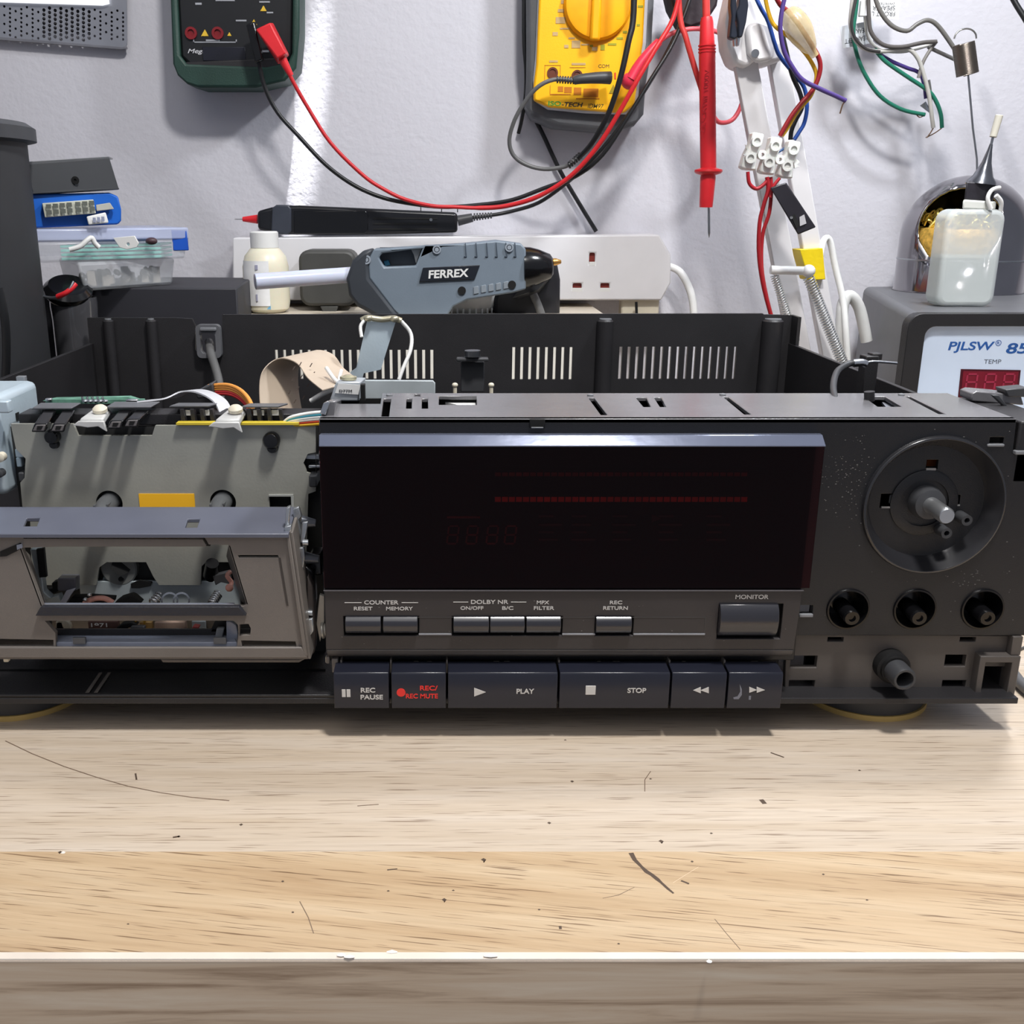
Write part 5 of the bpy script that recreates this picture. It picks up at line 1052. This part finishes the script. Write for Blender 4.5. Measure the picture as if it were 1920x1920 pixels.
# glossy jar
gj = MB().lathe([(0,0),(14,0),(14.4,2),(14.2,Z(562,655)-14),(14.8,Z(562,655)-5),(14.6,Z(562,655)),(13.4,Z(562,655)),(13,Z(562,655)-4)], (X(121,600,655), 674, 0), (0,0,1), 48).build('glossy_jar', M('jar_gloss', (88,88,92), .12, spec=1, metal=.4, coat=.6), None); tag(gj, 'glossy black cylindrical jar beside the tall canister, open at the top', 'jar')
rd = thing('round_cap', (X(110,530,650), 655, Z(562,655)), 'round black cap with a red strip leaning in the open jar', 'cap')
MB().lathe([(0,0),(13.5,.8),(15,3.5),(15,6),(12,9),(0,10)], (X(106,552,652), 672, Z(558,655)-1), (.25,-.5,1), 32).build('shell', gloss, rd)
MB().tube([V(108,556,636),V(122,550,634),V(134,541,635),V(142,532,637)], 1.6, 8, 4).build('red_strip', redp, rd, ang=80)
MB().tube([V(66,545,640),V(82,556,638),V(106,558,636),V(128,545,634),V(138,528,636)], 1.0, 8, 4).build('chrome_edge', steel, rd, ang=80)
# black storage box
zb1 = 142.5
bb = MB().poly([(X(42,560,705),705,0),(X(444,540,700),700,0),(X(452,540,760),805,0),(X(330,520,800),812,0),(X(200,540,700)-20,812,0)], (0,0,zb1)).build('black_box', M('box_black', (48,48,54), .6, var=.05), None, 1); tag(bb, 'large matt black box under the stack of plastic boxes', 'box')
# stack of boxes (turned a little, left end nearer)
RZ = .14
def tilt_box(name, a, b, ya, yb, D, dep, z0, z1, m, par=None, bev=1.5, taper=0):
    # front edge from pixel a to pixel b; left end nearer the viewer
    x0 = X(a, ya, D-30); x1 = X(b, yb, D+30); t = taper
    u = -dep*.46; v = dep*.85
    p = [(x0+t,D-30,z0),(x1-t,D+30,z0),(x1,D+30,z1),(x0,D-30,z1),(x0+t+u,D-30+v,z0),(x1-t+u,D+30+v,z0),(x1+u,D+30+v,z1),(x0+u,D-30+v,z1)]
    return MB().hexa(p).build(name, m, par, bev)
clr = M('clear_plastic', (206,212,222), .18, alpha=.24, var=.03, spec=.7); clr2 = M('frosted_plastic', (200,204,208), .35, alpha=.4, var=.08, vs=40)
zA = zb1+.3; zB = Z(488,700)
lb1 = thing('plastic_container', (X(240,520,700), 720, zA), 'frosted clear tub of small parts at the bottom of the stack, on the black box', 'container')
tilt_box('tub', 148, 330, 525, 510, 700, 80, zA, zB, clr2, lb1, 2, 3)
lp_ = MB()
random.seed(5)
for k in range(40):
    t = random.random(); w_2 = random.uniform(4,32); x = X(166,540,672) + t*(X(308,530,722)-X(166,540,672)) - w_2*.5; y = 673 + 50*t + w_2*.85
    lp_.box(x-2, x+2, y-2, y+2, zA+1+random.random()*2, zA+4+random.random()*9) if k % 2 else lp_.ring([(1,0),(2.6,0),(2.6,1),(1,1)], (x,y,zA+3+random.random()*8), (random.random(),1,random.random()), 10)
lc_ = lp_.build('small_parts', M('pale_parts', (214,206,196), .5, var=.15), lb1); lc_['kind'] = 'stuff'
cb = thing('plastic_organiser', (X(200,450,690), 700, zB), 'clear organiser box with blue latch holding glass strips and white ties', 'storage box')
zC = Z(436,676); 
tilt_box('box_body', 66, 350, 468, 450, 690, 95, zB+.3, Z(452,690), clr, cb, 1.5, 2)
tilt_box('lid', 60, 353, 440, 420, 690, 98, Z(452,690)+.2, Z(428,690), M('lid_clear', (196,206,236), .2, alpha=.55, var=.02), cb, 1.2)
x0 = X(324,440,716); MB().hexa([(x0,714,Z(470,716)),(X(352,440,720),719,Z(470,716)),(X(351,440,720),719,Z(432,716)),(x0-.5,714,Z(432,716)),(x0,716,Z(470,716)),(X(352,440,720),721,Z(470,716)),(X(351,440,720),721,Z(432,716)),(x0-.5,716,Z(432,716))]).build('latch', M('latch_blue', (24,80,180), .4), cb, .5)
# contents
def tl_(t): return (X(66,468,660) + t*(X(350,450,720)-X(66,468,660)), 660 + 60*t)
for k in range(4):
    xA, yA = tl_(.14); xB, yB = tl_(.80); zk = zB + 1.2 + k*2.6
    q = MB().hexa([(xA,yA+4,zk),(xB,yB+4,zk),(xB,yB+4,zk+1.7),(xA,yA+4,zk+1.7),(xA,yA+34,zk),(xB,yB+34,zk),(xB,yB+34,zk+1.7),(xA,yA+34,zk+1.7)]).build('glass_strip', M('glass_edge', (150,214,202), .15), None, .2)
    tag(q, ['lowest pale green glass strip inside the clear organiser','second pale green glass strip from the bottom inside the organiser','third pale green glass strip from the bottom inside the organiser','topmost pale green glass strip under the white ties in the organiser'][k], 'glass strip', 'glass strips in the organiser')
xA, yA = tl_(.35); zk = zB + 12.0
q = MB().tube([V(130,468,668),V(150,462,670),V(164,450,672),V(172,446,674),V(178,456,675),V(186,464,676)], 1.6, 8, 4).build('cable_tie_curl', whitep, None, ang=80); tag(q, 'curled white plastic ties lying in the clear organiser', 'cable tie')
q = plate('white_tag', PP([(212,446),(252,442),(260,456),(256,464),(238,468),(224,464)], 684), [circ(V(240,458,684)[0], V(240,458,684)[2], 1.0, 12)], 684, 685.4, whitep, None, .3); tag(q, 'white plastic tag with a hole standing in the clear organiser', 'tag')
MB().hexa([V(160,464,672+12),V(290,456,700+12),V(290,444,712),V(180,450,684),V(160,464,690),V(290,456,718),V(290,444,718),V(180,450,690)]).build('blue_card', M('card_blue', (60,96,160), .5), cb, .2)
q = MB().ell(V(284,452,700), (4,3,2.4), 16).build('dark_knob', M('knob_brown', (74,54,60), .4), None); tag(q, 'small dark brown knob at the right inside the clear organiser', 'knob')
# blue box with connectors
zD = Z(428,690)+.3
bz = thing('blue_box', (X(140,400,690), 700, zD), 'bright blue plastic case on top of the clear organiser', 'box')
bp3 = [V(52,370,665),V(60,364,665),V(205,361,692),V(222,368,694),V(228,392,694),V(228,414,694),V(222,421,694),V(60,428,665),V(52,420,665)]
MB().poly([(p[0],p[1],max(p[2],zD)) for p in bp3], (-24,42,0)).build('case', M('case_blue', (28,98,196), .4, var=.05), bz, 1.2)
cn = thing('pin_connector', (X(130,390,670), 672, Z(408,672)), 'beige fourteen-way pin connector on the front of the blue case', 'connector')
MB().hexa([V(84,408,664),V(180,400,680),V(175,374,680),V(79,381,664),V(84,408,670),V(180,400,686),V(175,374,686),V(79,381,670)]).build('shell', M('connector_beige', (196,198,184), .5), cn, .4)
for r in range(2):
    for k in range(7):
        a = 86 + k*13 + (3 if k > 3 else 0) + r*1.5; b = 383 + r*11 - k*1.1; D_ = 663.4+2.3*k
        MB().rpx(a, b, a+9, b+8, D_, D_+.8).build('pin_cavity', M('cavity_grey', (116,120,112), .6), cn)
q = MB().hexa([V(181,396,680),V(214,392,686),V(206,380,686),V(180,384,680),V(181,396,684),V(214,392,690),V(206,380,690),V(180,384,684)]).build('grey_chip', M('chip_grey', (166,164,156), .5), None, .4); tag(q, 'small grey wedge-shaped connector right of the beige pin connector', 'connector')
q = MB().hexa([V(166,422,676),V(204,418,682),V(198,398,682),V(162,406,676),V(166,422,681),V(204,418,688),V(198,398,688),V(162,406,681)]).build('white_connector', whitep, None, .8); tag(q, 'small white plastic connector below the beige pin connector', 'connector')
for k in range(3): MB().rpx(174+k*8,408-k,179+k*8,417-k,676+k,677+k).build('pin_slot', M('slot_lilac', (160,166,190), .5), q)
# black bracket on the top
zE = Z(364,690)
bkx = thing('metal_bracket', (X(135,330,680), 690, zE), 'black folded metal bracket on top of the blue case, topmost of the stack', 'bracket')
MB().hexa([V(62,362,664),V(222,352,694),V(205,296,694),V(46,308,664),V(62,362,668),V(222,352,698),V(205,296,698),V(46,308,668)]).build('front_face', M('bracket_black', (50,52,56), .5, var=.06), bkx, .4)
MB().hexa([V(46,310,664),V(205,297,694),V(204,293,694),V(52,303,664),V(52,311,710),V(212,299,736),V(211,296,736),V(56,305,710)]).build('top_flange', M('bracket_edge', (120,122,126), .35), bkx, .3)
MB().hexa([V(60,364,663),V(224,355,693),V(222,351,693),V(60,360,663),V(64,366,700),V(222,356,730),V(222,352,730),V(64,362,700)]).build('bottom_flange', M('bracket_black', (50,52,56), .5), bkx, .3)
c_ = V(145,338,679); MB().ring([(.9,0),(2.4,0),(2.4,.5),(.9,.5)], (c_[0]-1,c_[1]-.6,c_[2]), (0,-1,0), 20).cyl((c_[0]-1,c_[1],c_[2]),(c_[0]-1,c_[1]-.3,c_[2]),1.2).build('screw_hole', dark, bkx)
# ---- perforated metal plate top left
HD = 869
hsx = []
for i in range(22):
    for j in range(9):
        a = 8 + i*10.6; b = 12 + j*8.2 + (4.1 if i % 2 else 0) + i*.4
        if a > 232 or b > 76 or b < 12: continue
        dens = abs(i-11)
        if dens > 4 and (j + i//2) % 2 and dens % 2: continue
        c_ = V(a, b, HD); hsx.append(circ(c_[0], c_[2], .95 if dens > 4 else 1.35, 8))
pf_ = thing('perforated_plate', (X(120,20,HD), HD+4, Z(85,HD)), 'brushed grey metal plate with a pattern of small holes hanging at the top left', 'metal plate')
plate('plate', PP([(-60,-220),(236,-220),(238,84),(232,90),(-60,66)], HD), hsx, HD, HD+1.2, M('brushed_grey', (158,160,168), .35, metal=.6, var=.04), pf_)
MB().box(X(-60,0,HD+3), X(230,0,HD+3), HD+3, HD+5.8, Z(60,HD+3), Z(-60,HD+3)).build('backing', M('backing_grey', (70,68,72), .6), pf_)
MB().ppx([(-60,-30),(196,-30),(203,6),(190,9),(-60,1)], HD-4, HD).build('bright_insert', M('insert_white', (250,252,255), .3, emit=.9), pf_, .5)  # white insert with a little glow put in by emission
MB().ppx([(-60,64),(228,88),(236,86),(237,91),(228,93),(-60,70)], HD-2, HD+2).build('rim', M('rim_steel', (140,140,146), .3, metal=.6), pf_, .3)
# ---- cables at the right edges
q = wire('cable', [(1885,-30,800),(1905,8,795),(1930,50,790),(1960,120,785)], 0, 2.0, blackw); tag(q, 'black cable crossing the top right corner', 'cable')
q = MB().tube([VZ(1860,1215,3),VZ(1890,1250,3),VZ(1915,1282,3),VZ(1960,1320,3)], 2.4, 10, 5).build('cable', M('cable_mid_grey', (96,96,98), .45), None, ang=80); tag(q, 'grey cable on the desk at the right of the deck corner', 'cable')
q = MB().tube([VZ(1888,1210,.8),VZ(1905,1218,.8),VZ(1920,1214,.8),VZ(1950,1200,.8)], .6, 8, 5).build('thin_wire', M('thin_dark_wire', (80,78,76), .45), None, ang=80); tag(q, 'hair-thin dark wire on the desk above the grey cable', 'wire')
MB().tube([V(1905,305,873.6),V(1914,310,873.4),V(1917,322,873.4),V(1909,332,873.6)], .5, 6, 4).build('plaster_scratch', M('plaster_white', (236,236,240), .8), w_) if 0 else None
# ================================================================ camera, light
cam = bpy.data.cameras.new('camera'); co = bpy.data.objects.new('camera', cam); C.objects.link(co); bpy.context.scene.camera = co
cam.sensor_width = 36; cam.sensor_fit = 'HORIZONTAL'; cam.lens = 36*F/1920; cam.shift_x = (960-CX)/1920; cam.clip_start = .01
co.location = (0, 0, Z0 + H/1000); co.rotation_euler = (math.radians(90) - TH, 0, 0)
def area(name, loc, aim, sx, sy, e, col=(1,1,1), spread=180):
    a = bpy.data.lights.new(name, 'AREA'); a.shape = 'RECTANGLE'; a.size = sx; a.size_y = sy; a.energy = e; a.color = col; a.spread = math.radians(spread)
    o = bpy.data.objects.new(name, a); C.objects.link(o); p = Vector(loc)/1000; p.z += Z0; q = Vector(aim)/1000; q.z += Z0
    o.location = p; o.rotation_euler = (q - p).to_track_quat('-Z', 'Y').to_euler(); return o
area('overhead_light', (140, 170, 850), (60, 430, 0), .09, .09, 6.9, (1,.98,.95))
area('desk_lamp_light', (330, 560, 620), (240, 640, 0), .06, .06, 2.7, (.93,.96,1))
sl_ = bpy.data.lights.new('wall_beam', 'SPOT'); sl_.energy = 190; sl_.spot_size = math.radians(2.2); sl_.spot_blend = .3; sl_.shadow_soft_size = .008  # narrow spot without a seen source, added to throw the bright wall streak
so_ = bpy.data.objects.new('wall_beam', sl_); C.objects.link(so_); p_ = Vector((-8,802,848)); q_ = Vector((-112,875,248))
so_.location = (p_.x/1000, p_.y/1000, Z0+p_.z/1000); so_.rotation_euler = (q_-p_).to_track_quat('-Z','Y').to_euler()
area('room_light', (-300, -700, 1500), (0, 500, 0), 1.2, 1.2, 6, (1,.96,.92))
w = bpy.data.worlds.new('world'); bpy.context.scene.world = w; w.use_nodes = True
w.node_tree.nodes['Background'].inputs[0].default_value = (.80,.85,1,1); w.node_tree.nodes['Background'].inputs[1].default_value = .28
sc = bpy.context.scene; sc.view_settings.view_transform = 'Standard'; sc.view_settings.look = 'None'; sc.view_settings.gamma = 1; sc.view_settings.exposure = 0
